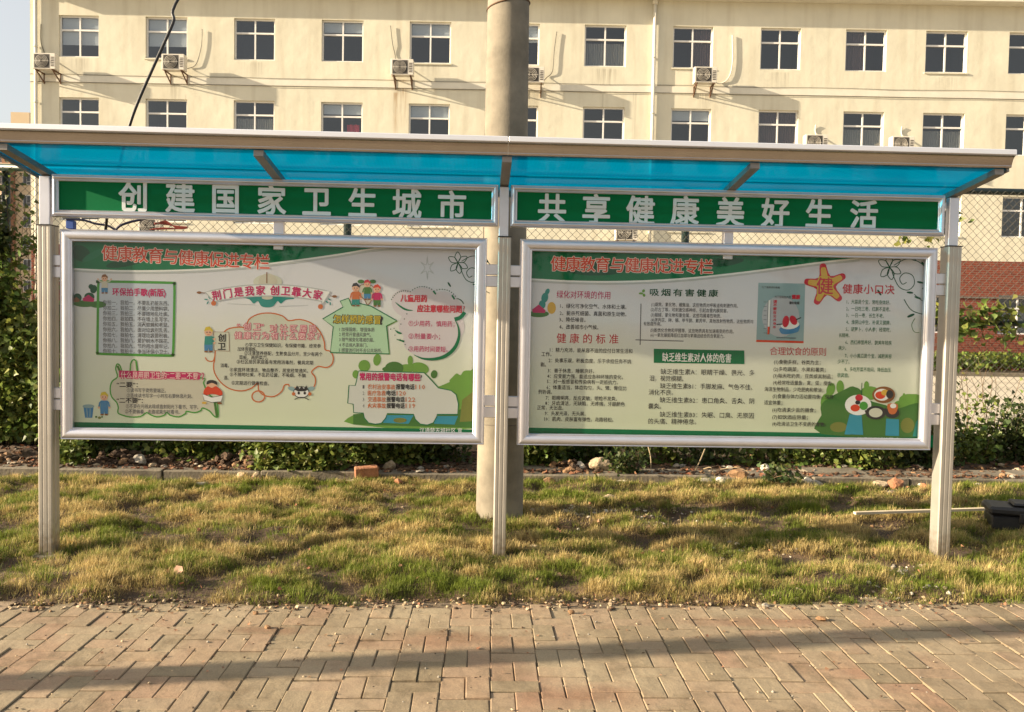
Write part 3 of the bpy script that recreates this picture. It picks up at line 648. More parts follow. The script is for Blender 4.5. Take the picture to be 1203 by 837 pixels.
IVY = leaf_mat('ivy_leaf', (0.105, 0.165, 0.032)); IVYL = leaf_mat('sunny_ivy_leaf', (0.145, 0.21, 0.045)); IVYD = leaf_mat('dark_ivy_leaf', (0.055, 0.09, 0.024)); DRYL = leaf_mat('dry_leaf', (0.22, 0.11, 0.05), 0.8, 0.2); TREEL = leaf_mat('tree_leaf', (0.07, 0.11, 0.03))  # sun and shade on ivy put into its lighter and darker colours
STEM = principled('woody_stem', (0.13, 0.085, 0.045), rough=0.9, vary=0.3, vscale=10); TWIG = principled('dry_twig', (0.36, 0.28, 0.17), rough=0.9)
hp = BO+bu*10-bn*1.2
h = leaves_at(np.stack([rng.uniform(-14, 26, 15000), rng.uniform(29.6, 31.4, 15000), 0.55*rng.random(15000)**0.7+0.05*np.sin(np.arange(15000))], 1)@np.eye(3), 0.13, IVY, 'hedge', None)
tag(h, 'low green hedge growing along the foot of the red brick wall', 'hedge')
mb = MB(); mb.box(-30, 40, 26.5, 26.65, -0.08, 0.06, CONC2); tag(mb.build('far_kerb'), kind='structure')

# distant apartment building on the left, seen under the canopy
def apt():
    D = 118.0
    def q(px, py):
        r = ray(px, py); t_ = D/r.y; return EYE+r*t_
    x0 = q(-10, 140).x; x1 = q(80, 140).x; zt = q(20, 138).z
    root = empty('apartment_building', (x0, D, 0), 'tall distant beige apartment building at the left edge beyond the fence', 'building')
    CB = principled('beige_tower_render', (0.66, 0.52, 0.34), rough=0.9, vary=0.06, vscale=.2); BR = principled('brown_tower_cladding', (0.33, 0.17, 0.10), rough=0.9)
    mb = MB(); mb.box(x0, x1, D, D+14, 0, zt-1.0, CB); mb.build('wall', root)
    xb0, xb1 = q(8, 200).x, q(18, 200).x
    mb = MB(); mb.box(xb0, xb1, D-1.2, D-0.01, 0, zt-1.5, BR); mb.build('brown_bay', root)
    mb = MB(); mb.box(q(14, 140).x, q(36, 140).x, D-.3, D+10, zt-1.0, zt+0.6, CB); mb.build('roof_block', root)
    fl = 24.3/FPX*D
    zb_ = q(32, 217).z
    WF = principled('tower_window_dark', (0.05, 0.055, 0.06), rough=0.2)
    for k in range(-7, 4):
        for xp in (28, 52, -2):
            xa, xb = q(xp, 220).x, q(xp+8, 220).x; z_ = zb_+k*fl
            if z_ < 1 or z_ > zt-3: continue
            mb = MB(); mb.box(xa-.08, xb+.08, D-.12, D-.005, z_-.08, z_+1.38, FRM); f = mb.build('window', root)
            mb = MB(); mb.box(xa, (xa+xb)/2-.03, D-.15, D-.125, z_, z_+1.3, WF); mb.box((xa+xb)/2+.03, xb, D-.15, D-.125, z_+.4, z_+1.3, WF); mb.box((xa+xb)/2+.03, xb, D-.15, D-.125, z_, z_+.34, WF); mb.build('pane', f)
        z_ = zb_+k*fl+2.0
        if 1 < z_ < zt-2:
            mb = MB(); mb.box(xb0-.1, xb1+.1, D-1.45, D-1.21, z_, z_+.5, CB); mb.build('balcony_slab', root)
apt()

# ================================================================== FENCE
YF = 8.8
fence = empty('chain_link_fence', (0, YF, 0), 'chain link fence on dark green pipes running the whole width behind the notice board', 'fence')
zr = on_plane(600, 211.5, YF).z; zm = on_plane(600, 369.5, YF).z
mb = MB(); mb.tube([(-8, YF, zr), (9, YF, zr)], 0.036, GREENPIPE, 10); mb.build('top_rail', fence, smooth=True)
mb = MB(); mb.tube([(-8, YF, zm), (9, YF, zm)], 0.032, GREENPIPE, 10); mb.build('middle_rail', fence, smooth=True)
mb = MB(); mb.tube([(-8, YF, 0.27), (9, YF, 0.27)], 0.03, GREENPIPE, 10); mb.build('bottom_rail', fence, smooth=True)
for px in (-388, 6, 408, 806, 1232):
    xx = on_plane(px, 262, YF+.05).x; mb = MB(); mb.tube([(xx, YF+.07, 0), (xx, YF+.07, zr+.03)], 0.04, GREENPIPE, 12); mb.build('post', fence, smooth=True)
# zig-zag wires: each wire is bent left-right going up and hooks its neighbour
mb = MB(); mb.bbox(-8, 9, YF-.06, YF+.12, -.05, .20, CONC2, .01); mb.build('plinth', fence)
dg = 0.083; mb = MB(); wr = 0.0030
def mesh_wires(x0, x1, z0, z1):
    V = []; F = []; nx = int((x1-x0)/dg)+1; nz = int((z1-z0)/(dg/2)); b = 0
    xs0 = x0
    for i in range(nx):
        for par in (0, 1):
            pts = []
            for j in range(nz+1):
                xx = xs0+i*dg+(dg/2)*(((j+par) % 2)) ; zz = z1-j*dg/2
                sag = 0.006*math.sin(xx*1.3+zz*2.0)
                pts.append((xx+0.004*math.sin(zz*3+i*.2), YF-.04+sag+(0.003 if j % 2 else -.003), zz))
            # weave only one parity per wire
            V.append(pts)
    return V
wires = []
nz = int((zr-0.2)/(dg/2))
for i in range(int(34/dg)):
    pts = []
    for j in range(nz+1):
        xx = -8+i*dg/2+(dg*0.52 if (j+i) % 2 else -0.02*dg); zz = zr-j*dg/2
        pts.append(Vector((xx+0.006*math.sin(zz*2.2+i*.05), YF-.045+0.004*math.sin(xx*2+zz)+(0.004 if (j+0) % 2 else -0.004), zz)))
    wires.append(pts)
for pts in wires:
    n = 3; vs = []; fs = []
    for p in pts:
        vs += [(p.x+wr, p.y, p.z), (p.x-wr, p.y, p.z), (p.x, p.y-wr*1.3, p.z)]
    for k in range(len(pts)-1):
        for q in range(3):
            a = 3*k+q; b = 3*k+(q+1) % 3; fs.append((a, b, b+3, a+3))
    mb.add(vs, fs, STEEL)
me = bpy.data.meshes.new('wire_mesh'); me.from_pydata(mb.v, [], mb.f); me.materials.append(STEEL); me.update()
tag(link('wire_mesh', me, fence), kind='stuff')

# cables by the fence above the left display case
def spline(pts, k=8):
    pts = [Vector(p) for p in pts]; out = []
    for i in range(len(pts)-1):
        p0, p1, p2, p3 = pts[max(i-1, 0)], pts[i], pts[i+1], pts[min(i+2, len(pts)-1)]
        for j in range(k):
            tt = j/k; out.append(0.5*((2*p1)+(p2-p0)*tt+(2*p0-5*p1+4*p2-p3)*tt*tt+(3*p1-p0-3*p2+p3)*tt**3))
    return out+[pts[-1]]
NAVY = principled('navy_cable_sheath', (0.01, 0.01, 0.045), rough=0.5); REDW = principled('red_wire_sheath', (0.22, 0.03, 0.015), rough=0.5)
P = lambda px, py, Y=YF-.12: on_plane(px, py, Y)
mb = MB(); mb.tube(spline([P(78, 258), P(98, 259), P(112, 263), P(128, 266), P(140, 274), P(160, 285)]), .011, NAVY, 6)
tag(mb.build('navy_cable', smooth=True), 'navy blue cable sagging along the fence above the left display case', 'cable')
mb = MB(); mb.tube(spline([P(172, 257), P(150, 262), P(138, 268), P(132, 280)]), .012, NAVY, 6)
tag(mb.build('short_navy_cable', smooth=True), 'short dark blue cable curving down the fence next to the red wires', 'cable')
mb = MB()
for k in range(5):
    mb.tube(spline([P(181, 262+k*.6), P(195, 264-k), P(208, 266+k*.7), P(220, 267+k*.3), P(214, 269), P(190, 268+k*.4), P(176, 270)]), .005, REDW, 5)
tag(mb.build('red_wire_bundle', smooth=True), 'tangled bundle of thin red wires hanging on the fence', 'wire bundle')

# ================================================================== CONCRETE POLE AND HANGING CABLE
PX, PY = 0.17, 6.29
pole = empty('utility_pole', (PX, PY, 0), 'thick round concrete pole standing in the lawn behind the middle post', 'pole')
bm = bmesh.new(); segs = 48; prev = None; Hp = 9.0; nh = 40
vs = []; fs = []
for j in range(nh+1):
    z = -0.15+Hp*j/nh; rr = 0.172-0.0062*z
    vs += [(PX+rr*math.cos(2*math.pi*k/segs), PY+rr*math.sin(2*math.pi*k/segs), z) for k in range(segs)]
for j in range(nh):
    for k in range(segs): a = j*segs+k; b = j*segs+(k+1) % segs; fs.append((a, b, b+segs, a+segs))
fs.append(tuple(nh*segs+k for k in range(segs))); bm.free()
POLEC = principled('pole_concrete', (0.215, 0.19, 0.145), rough=0.88, vary=0.30, vscale=4.0, bump=0.15, bscale=70, detail=12)
mb = MB(); mb.add(vs, fs, POLEC); mb.build('shaft', pole, smooth=True)
mb = MB(); zz = on_plane(583, 8, PY).z; rr = 0.174-0.0062*zz
mb.tube([(PX+rr*math.cos(a), PY+rr*math.sin(a), zz+0.03*math.cos(a)) for a in [2*math.pi*k/32 for k in range(33)]], .006, RUST, 5, False); mb.build('wire_band', pole, smooth=True)
zz = on_plane(583, 497, PY).z; rr = 0.1728-0.0062*zz; mb = MB()
mb.tube([(PX+rr*math.cos(a), PY+rr*math.sin(a), zz) for a in [2*math.pi*k/32 for k in range(33)]], .003, DK, 5, False); mb.build('seam_ring', pole, smooth=True)
Q = lambda px, py, Y: on_plane(px, py, Y)
mb = MB(); pts = [Vector((PX-.1, PY, 7.6)), Vector((-1.0, 6.1, 5.2)), Q(222, -22, 6.0), Q(203, 28, 5.95), Q(182, 75, 5.92), Q(163, 118, 5.9), Q(151, 152, 5.9), Q(136, 210, 6.0), Q(125, 262, 6.3), Q(118, 420, 7.2), Vector((-2.9, 8.6, 0.25))]
mb.tube(spline(pts), .0105, BLACKP, 8); tag(mb.build('hanging_cable', smooth=True), 'thick black cable slanting down across the upper left windows behind the canopy', 'cable')

# ================================================================== NOTICE BOARD
D = 5.186
LX0, LX1, RX0, RX1, BZ0, BZ1 = -2.4595, 0.0393, 0.238, 2.7765, 0.6949, 1.9313
HL0, HL1, HR0, HR1, HZ0, HZ1 = -2.505, 0.1013, 0.1748, 2.8103, 2.003, 2.250
board = empty('notice_board', (0.15, D, 0), 'long aluminium notice board with two glazed cases, green header sign and blue canopy', 'notice board')
bp = lambda px, py, dy=0.0: on_plane(px, py, D+dy)
def frame_sweep(x0, x1, z0, z1, prof, m, name, parent):
    """prof = (inset, depth) pairs swept round a rectangle with mitred corners"""
    mb = MB(); cs = [(x0, z0, 1, 1), (x1, z0, -1, 1), (x1, z1, -1, -1), (x0, z1, 1, -1)]; n = len(prof)
    for i in range(4):
        a, b = cs[i], cs[(i+1) % 4]
        va = [(a[0]+a[2]*p, D+d, a[1]+a[3]*p) for p, d in prof]; vb = [(b[0]+b[2]*p, D+d, b[1]+b[3]*p) for p, d in prof]
        g = 0.0004
        mb.add(va+vb, [(k, k+1, n+k+1, n+k) for k in range(n-1)], m)
    return mb.build(name, parent, smooth=False)
def rounded(w, depth, back, k=7, lip=0.006):
    pr = [(0, back), (0, depth+0.012), (0.004, depth+0.004)]
    for i in range(k+1):
        t_ = i/k; a = math.pi*t_; pr.append((0.008+(w-0.020)*t_, depth+0.006-0.010*math.sin(a)**0.6))
    pr += [(w-0.009, depth+0.010), (w-0.004, depth+0.008), (w, depth+0.012), (w, depth+0.034)]
    return pr
def column(x0, x1, z0, z1, y0, y1, parent, name='post', flutes=True):
    pts = [(x0, y1), (x0, y0+.006), (x0+.006, y0)]
    if flutes:
        for f in (0.33, 0.67):
            c = x0+(x1-x0)*f; pts += [(c-.005, y0), (c-.003, y0+.0012), (c+.003, y0+.0012), (c+.005, y0)]
    pts += [(x1-.006, y0), (x1, y0+.006), (x1, y0+(y1-y0)*.42), (x1-.005, y0+(y1-y0)*.45), (x1-.005, y0+(y1-y0)*.55), (x1, y0+(y1-y0)*.58), (x1, y1)]
    n = len(pts); mb = MB(); vs = [(x, y, z) for z in (z0, z1) for x, y in pts]
    mb.add(vs, [(k, (k+1) % n, n+(k+1) % n, n+k) for k in range(n)]+[tuple(range(n, 2*n))], ALU_P)
    return mb.build(name, parent)
pc = []
for (a, b, yb, at, bt, yt) in ((43.5, 60, 655, 45, 61, 265), (579.5, 594.5, 655, 585, 600, 279), (1101.5, 1117.5, 662, 1113.5, 1129, 290)):
    xa, xb_ = bp(a, yb, -.012).x, bp(b, yb, -.012).x; xt0, xt1 = bp(at, yt, -.012).x, bp(bt, yt, -.012).x
    xa, xb_ = (xa+xt0)/2, (xb_+xt1)/2; zt = bp((at+bt)/2, yt, -.012).z
    c = column(xa, xb_, -.05, zt, D-.012, D+.082, board); pc.append((xa, xb_, zt))
    mb = MB(); mb.box(xa-.002, xb_+.002, D-.015, D+.085, zt, zt+.006, DARKSEAL); mb.build('post_cap', board)
    mb = MB()   # concrete footing crumbs and foot plate, half buried
    mb.bbox(xa-.04, xb_+.04, D-.05, D+.12, -.05, 0.012, CONC2, .004); mb.build('base_plate', board)
# slim uprights that carry the canopy
def canopy_z(y): return 2.338-0.125*(y-4.70)
ups = []
for px, w_ in ((56, .058), (328, .058), (592.5, .056), (857, .058), (1118, .060)):
    xx = bp(px, 200+px*.02, .05).x; ups.append(xx)
    zb_ = pc[0][2] if px < 100 else pc[1][2] if 580 < px < 600 else pc[2][2] if px > 1000 else BZ1-0.1
    y0 = D+.008 if px in (56, 592.5, 1118) else D+.035
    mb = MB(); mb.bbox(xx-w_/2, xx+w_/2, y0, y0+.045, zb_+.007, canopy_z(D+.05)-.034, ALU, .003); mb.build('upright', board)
# small brackets between posts and display cases
for xa, xb_, ys in ((pc[0][1], LX0+.004, (312.5, 469)), (LX1-.004, pc[1][0], (323.5, 478)), (pc[1][1], RX0+.004, (324.5, 479)), (RX1-.004, pc[2][0], (334, 487))):
    for py in ys:
        zc = bp(590, py if xa > 0 else py, 0).z
        pxm = proj(((xa+xb_)/2, D, 1.3))[0]; zc = bp(pxm, py).z
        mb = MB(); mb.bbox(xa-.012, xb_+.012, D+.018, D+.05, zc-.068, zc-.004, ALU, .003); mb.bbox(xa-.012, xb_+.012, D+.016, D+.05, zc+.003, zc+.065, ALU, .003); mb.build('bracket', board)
# --- canopy
CX0, CX1, CF, CB_ = -2.662, 2.925, 4.70, 5.42
mb = MB()
zf = 2.338
prof = [(CF+.034, zf), (CF+.030, zf+0.0084), (CF+.031, zf+0.0118), (CF+.026, zf+0.0252), (CF+.019, zf+0.0403), (CF+.010, zf+0.0521), (CF+.006, zf+0.0554), (CF-.002, zf+0.0588), (CF-.003, zf+0.0739), (CF+.004, zf+0.0790), (CF+.07, zf+0.0790), (CF+.07, zf)]
n = len(prof)
FASC = principled('fascia_aluminium', (0.46, 0.43, 0.42), rough=0.25, metal=0.95, vary=0.06, vscale=4)
xm = 0.14
for a, b in ((CX0, xm-.0015), (xm+.0015, CX1)):
    m1 = MB(); m1.add([(x_, y_, z_) for x_ in (a, b) for y_, z_ in prof], [(k, (k+1) % n, n+(k+1) % n, n+k) for k in range(n)]+[tuple(range(n))[::-1], tuple(range(n, 2*n))], FASC); m1.build('fascia', board)
m1 = MB(); m1.beam((CX0+.01, CB_, canopy_z(CB_)-.02), (CX1-.01, CB_, canopy_z(CB_)-.02), .035, .04, ALU_D); m1.build('back_rail', board)
LIPM = principled('lip_aluminium', (0.80, 0.82, 0.88), rough=0.45, metal=0.5)  # paler and bluer than the frames: reflected sky painted into the lip
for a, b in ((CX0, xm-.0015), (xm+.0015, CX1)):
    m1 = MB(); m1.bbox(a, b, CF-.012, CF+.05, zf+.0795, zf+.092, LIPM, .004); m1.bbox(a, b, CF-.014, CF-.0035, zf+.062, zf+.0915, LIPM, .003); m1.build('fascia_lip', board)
m1 = MB(); m1.beam((CX0+.03, 5.12, canopy_z(5.12)+.022), (CX1-.03, 5.12, canopy_z(5.12)+.022), .018, .014, DK); m1.build('purlin', board)
seg = [CX0+.012]+[ups[0]]+ups[1:4]+[ups[4]]+[CX1-.012]
for i in range(len(seg)-1):
    m1 = MB(); a, b = seg[i]+.0015, seg[i+1]-.0015; y0, y1 = CF+.061, CB_+.06
    m1.add([(x_, y_, canopy_z(y_)+h_) for h_ in (.004, .010) for x_, y_ in ((a, y0), (b, y0), (b, y1), (a, y1))], [(3, 2, 1, 0), (4, 5, 6, 7), (0, 1, 5, 4), (1, 2, 6, 5), (2, 3, 7, 6), (3, 0, 4, 7)], SHEET); m1.build('canopy_sheet', board)
for xx in ups:
    m1 = MB(); m1.beam((xx, CF+.05, canopy_z(CF+.05)-.014), (xx, CB_+.03, canopy_z(CB_+.03)-.014), .052, .032, ALU_D); m1.build('rafter', board)
for xx in (CX0+.008, CX1-.008):
    m1 = MB(); m1.beam((xx, CF+.05, canopy_z(CF+.05)-.001), (xx, CB_+.05, canopy_z(CB_+.05)-.001), .014, .022, ALU_D); m1.build('edge_trim', board)
# --- text as flat printed geometry
_tc = {}
def text_geo(body, bold=0.0, res=1):
    key = (body, bold, res)
    if key in _tc: return _tc[key]
    c = bpy.data.curves.new('text', 'FONT'); c.body = body; c.resolution_u = res
    o = bpy.data.objects.new('text', c); COL.objects.link(o); dg_ = bpy.context.evaluated_depsgraph_get(); dg_.update()
    me = bpy.data.meshes.new_from_object(o.evaluated_get(dg_)); bpy.data.objects.remove(o); 
    v0 = [(v.co.x, v.co.y) for v in me.vertices]; f0 = [tuple(p.vertices) for p in me.polygons]; bpy.data.meshes.remove(me)
    k = 1 if bold < .002 else 4 if bold < .025 else 8
    vs = []; fs = []
    for q in range(k):      # heavier strokes: the outline laid down several times round a small circle
        ox, oy = (0, 0) if k == 1 else (bold*math.cos(2*math.pi*(q+.5)/k), bold*math.sin(2*math.pi*(q+.5)/k))
        b_ = len(vs); vs += [(x+ox, y+oy, q*3e-5) for x, y in v0]; fs += [tuple(i+b_ for i in f) for f in f0]
    _tc[key] = (vs, fs); return _tc[key]
LAY = 0.0003
class Poster:
    def __init__(s, parent, dy): s.parent = parent; s.dy = dy
    def w(s, px, py, lay): p = bp(px, py, s.dy); return Vector((p.x, D+s.dy-lay*LAY, p.z))
    def emit(s, name, geo, parent=None, label=None):
        mb = MB()
        for i, (vs, fs, m) in enumerate(geo): mb.add([(v[0], v[1]-i*1.2e-5, v[2]) for v in vs], fs, m)      # later pieces lie over earlier ones
        me = bpy.data.meshes.new(name); me.from_pydata(mb.v, [], mb.f)
        for m in mb.mats: me.materials.append(m)
        me.polygons.foreach_set('material_index', mb.m); me.update(); o = link(name, me, parent or s.parent)
        if label: o['label'] = label
        return o
    def poly(s, pts, m, lay=1): return ([s.w(x, y, lay) for x, y in pts], [tuple(range(len(pts)))], m)
    def ell(s, cx, cy, rx, ry, m, lay=1, n=20, a0=0, rot=0):
        c_, s_ = math.cos(rot), math.sin(rot); pts = []
        for k in range(n):
            a = 2*math.pi*k/n; ex, ey = rx*math.cos(a), ry*math.sin(a); pts.append((cx+ex*c_-ey*s_, cy+ex*s_+ey*c_))
        return s.poly(pts, m, lay)
    def stroke(s, pts, w, m, lay=1, closed=False, taper=False):
        P_ = [Vector((x, y)) for x, y in pts]; n = len(P_); L_ = []; 
        for i, p in enumerate(P_):
            a = P_[(i-1) % n] if (closed or i > 0) else p; b = P_[(i+1) % n] if (closed or i < n-1) else p
            d = (b-a); d = d.normalized() if d.length else Vector((1, 0)); nn = Vector((-d.y, d.x)); ww = w/2*(math.sin(math.pi*(i+.3)/(n+.6)) if taper else 1)
            L_ += [tuple(p+nn*ww), tuple(p-nn*ww)]
        fs = []
        for i in range(n if closed else n-1):
            j = (i+1) % n; fs.append((2*i, 2*i+1, 2*j+1, 2*j))
        return ([s.w(x, y, lay) for x, y in L_], fs, m)
    def text(s, body, x0, x1, yc, h, m, lay=2, bold=0.0, res=1, slope=0.014):
        """characters fill x0..x1 (photo px), centred on yc, of height h; slope follows the poster's own horizontal"""
        vs, fs = text_geo(body, bold, res); xa, xb = min(v[0] for v in vs), max(v[0] for v in vs)
        A = bp(x0, yc, s.dy); B = bp(x1, yc, s.dy); sx = (B.x-A.x)/(xb-xa); hz = h/FPX*D/0.86
        y_ = D+s.dy-lay*LAY
        return ([Vector((A.x+(v[0]-xa)*sx, y_-v[2], A.z+(v[1]-0.38)*hz)) for v in vs], fs, m)
    def glyph(s, ch, cx, cy, w, h, m, lay=2, bold=0.0, rot=0.0, res=2):
        vs, fs = text_geo(ch, bold, res); c = bp(cx, cy, s.dy); sx = w/FPX*D/0.93; sz = h/FPX*D/0.93; cr, sr = math.cos(rot), math.sin(rot); out = []
        for v in vs:
            a, b = (v[0]-.5)*sx, (v[1]-.38)*sz; out.append(Vector((c.x+a*cr-b*sr, D+s.dy-lay*LAY-v[2], c.z+a*sr+b*cr)))
        return (out, fs, m)
def smooth2(pts, k=5, closed=False):
    n = len(pts); out = []
    for i in range(n if closed else n-1):
        g = (lambda j: Vector(pts[j % n])) if closed else (lambda j: Vector(pts[min(max(j, 0), n-1)]))
        p0, p1, p2, p3 = g(i-1), g(i), g(i+1), g(i+2)
        for j in range(k):
            t_ = j/k; out.append(tuple(0.5*((2*p1)+(p2-p0)*t_+(2*p0-5*p1+4*p2-p3)*t_*t_+(3*p1-p0-3*p2+p3)*t_**3)))
    if not closed: out.append(tuple(pts[-1]))
    return out
def arcs(pts, bulge=0.35, k=6):
    """scalloped outline: an outward arc between each pair of successive points"""
    out = []; n = len(pts); cx = sum(p[0] for p in pts)/n; cy = sum(p[1] for p in pts)/n
    for i in range(n):
        a, b = Vector(pts[i]), Vector(pts[(i+1) % n]); d = b-a; nn = Vector((d.y, -d.x)); mid = (a+b)/2
        if nn.dot(mid-Vector((cx, cy))) < 0: nn = -nn
        for j in range(k):
            t_ = j/k; out.append(tuple(a+d*t_+nn*bulge*4*t_*(1-t_)))
    return out
INK_BLK = ink('black', (0.035, 0.035, 0.04)); INK_GRY = ink('grey', (0.12, 0.12, 0.13)); INK_RED = ink('red', (0.52, 0.03, 0.05)); INK_ORED = ink('orange_red', (0.62, 0.06, 0.025))
INK_MAG = ink('crimson', (0.50, 0.02, 0.12)); INK_GRN = ink('leaf_green', (0.07, 0.30, 0.05)); INK_DGRN = ink('dark_green', (0.004, 0.075, 0.035)); INK_BGRN = ink('board_green', (0.0, 0.155, 0.06))
INK_WHT = ink('white', (0.78, 0.78, 0.76)); INK_PINK = ink('pale_pink', (0.80, 0.64, 0.58)); INK_LGRN = ink('pale_green', (0.42, 0.62, 0.42)); INK_YEL = ink('yellow', (0.60, 0.46, 0.05)); INK_BEIGE = ink('beige', (0.58, 0.59, 0.49))
INK_ORG = ink('orange', (0.55, 0.15, 0.05)); INK_SKIN = ink('skin', (0.72, 0.42, 0.28)); INK_BLUE = ink('blue', (0.06, 0.22, 0.42)); INK_TEAL = ink('teal', (0.03, 0.25, 0.22)); INK_WATER = ink('water_blue', (0.04, 0.27, 0.38)); INK_BRN = ink('brown', (0.24, 0.10, 0.04))
INK_MID = ink('mid_green', (0.06, 0.17, 0.04)); INK_OLV = ink('olive', (0.18, 0.20, 0.05)); INK_LIM = ink('lime', (0.15, 0.32, 0.06)); INK_CYAN = ink('pale_cyan', (0.26, 0.38, 0.40)); INK_TAN = ink('tan', (0.55, 0.52, 0.42)); INK_LBL = ink('pale_blue', (0.50, 0.55, 0.62))
INK_SHAD = ink('soft_grey', (0.45, 0.47, 0.47)); INK_GOLD = ink('gold', (0.62, 0.38, 0.06)); INK_GRND = ink('green_swirl', (0.01, 0.17, 0.08)); INK_DKTXT = ink('forest_text', (0.05, 0.17, 0.09))

def paper_mat():
    m = bpy.data.materials.new('printed_paper'); m.use_nodes = True; N = m.node_tree.nodes; L = m.node_tree.links; p = N['Principled BSDF']; p.inputs['Roughness'].default_value = 0.5
    g = N.new('ShaderNodeNewGeometry'); s_ = N.new('ShaderNodeSeparateXYZ'); mr = N.new('ShaderNodeMapRange'); mr.inputs['From Min'].default_value = BZ0+.06; mr.inputs['From Max'].default_value = BZ1-.1
    cr = N.new('ShaderNodeValToRGB'); e = cr.color_ramp.elements; e[0].color = (0.62, 0.67, 0.47, 1); e[1].color = (0.60, 0.60, 0.66, 1)
    x_ = e.new(0.45); x_.color = (0.66, 0.68, 0.58, 1); x_ = e.new(0.72); x_.color = (0.68, 0.68, 0.70, 1)
    L.new(g.outputs['Position'], s_.inputs[0]); L.new(s_.outputs['Z'], mr.inputs['Value'])
    n = N.new('ShaderNodeTexNoise'); n.inputs['Scale'].default_value = 1.7; n.inputs['Detail'].default_value = 2; L.new(g.outputs['Position'], n.inputs['Vector'])
    ad = N.new('ShaderNodeMath'); ad.operation = 'MULTIPLY_ADD'; ad.inputs[1].default_value = 0.35; L.new(n.outputs['Fac'], ad.inputs[0]); 
    sb = N.new('ShaderNodeMath'); sb.operation = 'SUBTRACT'; sb.inputs[1].default_value = 0.17; L.new(mr.outputs[0], sb.inputs[0]); L.new(sb.outputs[0], ad.inputs[2])
    L.new(ad.outputs[0], cr.inputs[0]); L.new(cr.outputs[0], p.inputs['Base Color']); return m
PAPER = paper_mat()
FW_ = 0.070
def display_case(x0, x1):
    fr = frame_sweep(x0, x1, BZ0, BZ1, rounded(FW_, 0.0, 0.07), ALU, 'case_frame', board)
    mb = MB(); mb.box(x0+.004, x1-.004, D+.062, D+.070, BZ0+.004, BZ1-.004, ALU_D); mb.build('back_panel', board)
    mb = MB(); mb.box(x0+FW_-.004, x1-FW_+.004, D+.0240, D+.0275, BZ0+FW_-.004, BZ1-FW_+.004, GLASS); mb.build('glass_front', board)
    mb = MB(); mb.box(x0+FW_-.02, x1-FW_+.02, D+.052, D+.060, BZ0+FW_-.02, BZ1-FW_+.02, PAPER); return mb.build('poster', board)
pl_ = display_case(LX0, LX1); pr_ = display_case(RX0, RX1)
pl_['label'] = 'left health poster with cartoons, a cloud, a house and a van outline'; pr_['label'] = 'right health poster with a star, a lung picture and food bowls'
PL = Poster(pl_, .0515); PR = Poster(pr_, .0515)
HEAD = '健康教育与健康促进专栏'
def top_band(Pp, edge, top, dk):
    geo = [Pp.poly(edge+[(edge[-1][0], top(edge[-1][0])), (edge[0][0], top(edge[0][0]))], INK_BGRN, 1)]
    geo.append(Pp.stroke([(x, y+1.0) for x, y in edge], 2.0, INK_WHT, 2)); geo.append(Pp.stroke([(x, y+3.2) for x, y in edge], 2.4, INK_SHAD, 1))
    return geo
def heading(Pp, x0, x1, y0, y1, h):
    n = len(HEAD); g1 = []; g2 = []
    for i, ch in enumerate(HEAD):
        t_ = i/(n-1); cx = x0+(x1-x0)*t_; cy = y0+(y1-y0)*t_
        g1.append(Pp.glyph(ch, cx, cy, h, h, INK_PINK, 3, 0.048)); g2.append(Pp.glyph(ch, cx, cy, h, h, INK_ORED, 4, 0.014))
    Pp.emit('heading_outline', g1); Pp.emit('heading_text', g2)
def blobs(Pp, ls, m, lay): return [Pp.ell(cx, cy, rx, ry, m, lay, 18, rot=r_) for cx, cy, rx, ry, r_ in ls]
def lines(Pp, name, items, m, h, bold=.012, lay=3, parent=None):
    Pp.emit(name, [Pp.text(b, x0, x1, y, h, m, lay, bold) for b, x0, x1, y in items], parent)
def flower(Pp, cx, cy, k, mx=1):
    g = []
    S = lambda pts, w=0.9, m=INK_DGRN: g.append(Pp.stroke(smooth2([(cx+x*k*mx, cy+y*k) for x, y in pts]), w, m, 2))
    for a in (-2.6, -1.6, -.6, .5, 1.4, 2.3):
        dx, dy = math.cos(a), math.sin(a); S([(0, 0), (dx*8-dy*4, dy*8+dx*4), (dx*15, dy*15), (dx*8+dy*4, dy*8-dx*4), (0, 0)])
    S([(2, 2), (6, 14), (12, 24), (22, 27), (29, 20), (27, 10), (18, 7), (12, 13), (15, 20), (20, 18)])
    S([(5, -2), (18, -9), (30, -8), (40, -2), (46, 4)]); S([(29, 32), (36, 38), (44, 42)])
    for x, y, a in ((28, -9, .4), (40, -3, .9), (24, 30, .1), (33, 36, .3), (42, 24, -.4), (36, 18, 0.2), (-12, 30, 1)):
        g.append(Pp.ell(cx+x*k*mx, cy+y*k, 4.2*k, 1.3*k, INK_DGRN, 2, 8, rot=a))
    return g

# ---------- left poster
LT = lambda x: 281.5+0.021*(x-84)
g = top_band(PL, smooth2([(80, 315), (140, 317.5), (210, 317), (280, 313), (350, 305), (400, 298), (440, 291.5), (478, 289)]), lambda x: LT(x)-4, 1)
g += blobs(PL, [(95, 298, 12, 9, .5), (150, 308, 26, 5, -.2)], INK_DGRN, 2)+blobs(PL, [(330, 293, 34, 8, -.1), (110, 300, 15, 4, -.5)], INK_GRND, 2)
PL.emit('green_top_band', g, label='dark green wavy band across the top of the left poster')
PL.emit('green_bottom_band', [PL.poly([(80, 496), (200, 498), (400, 502), (562, 505), (562, 515), (80, 509)], INK_BGRN, 2)])
heading(PL, 129, 308, 297.5, 308, 17.5)
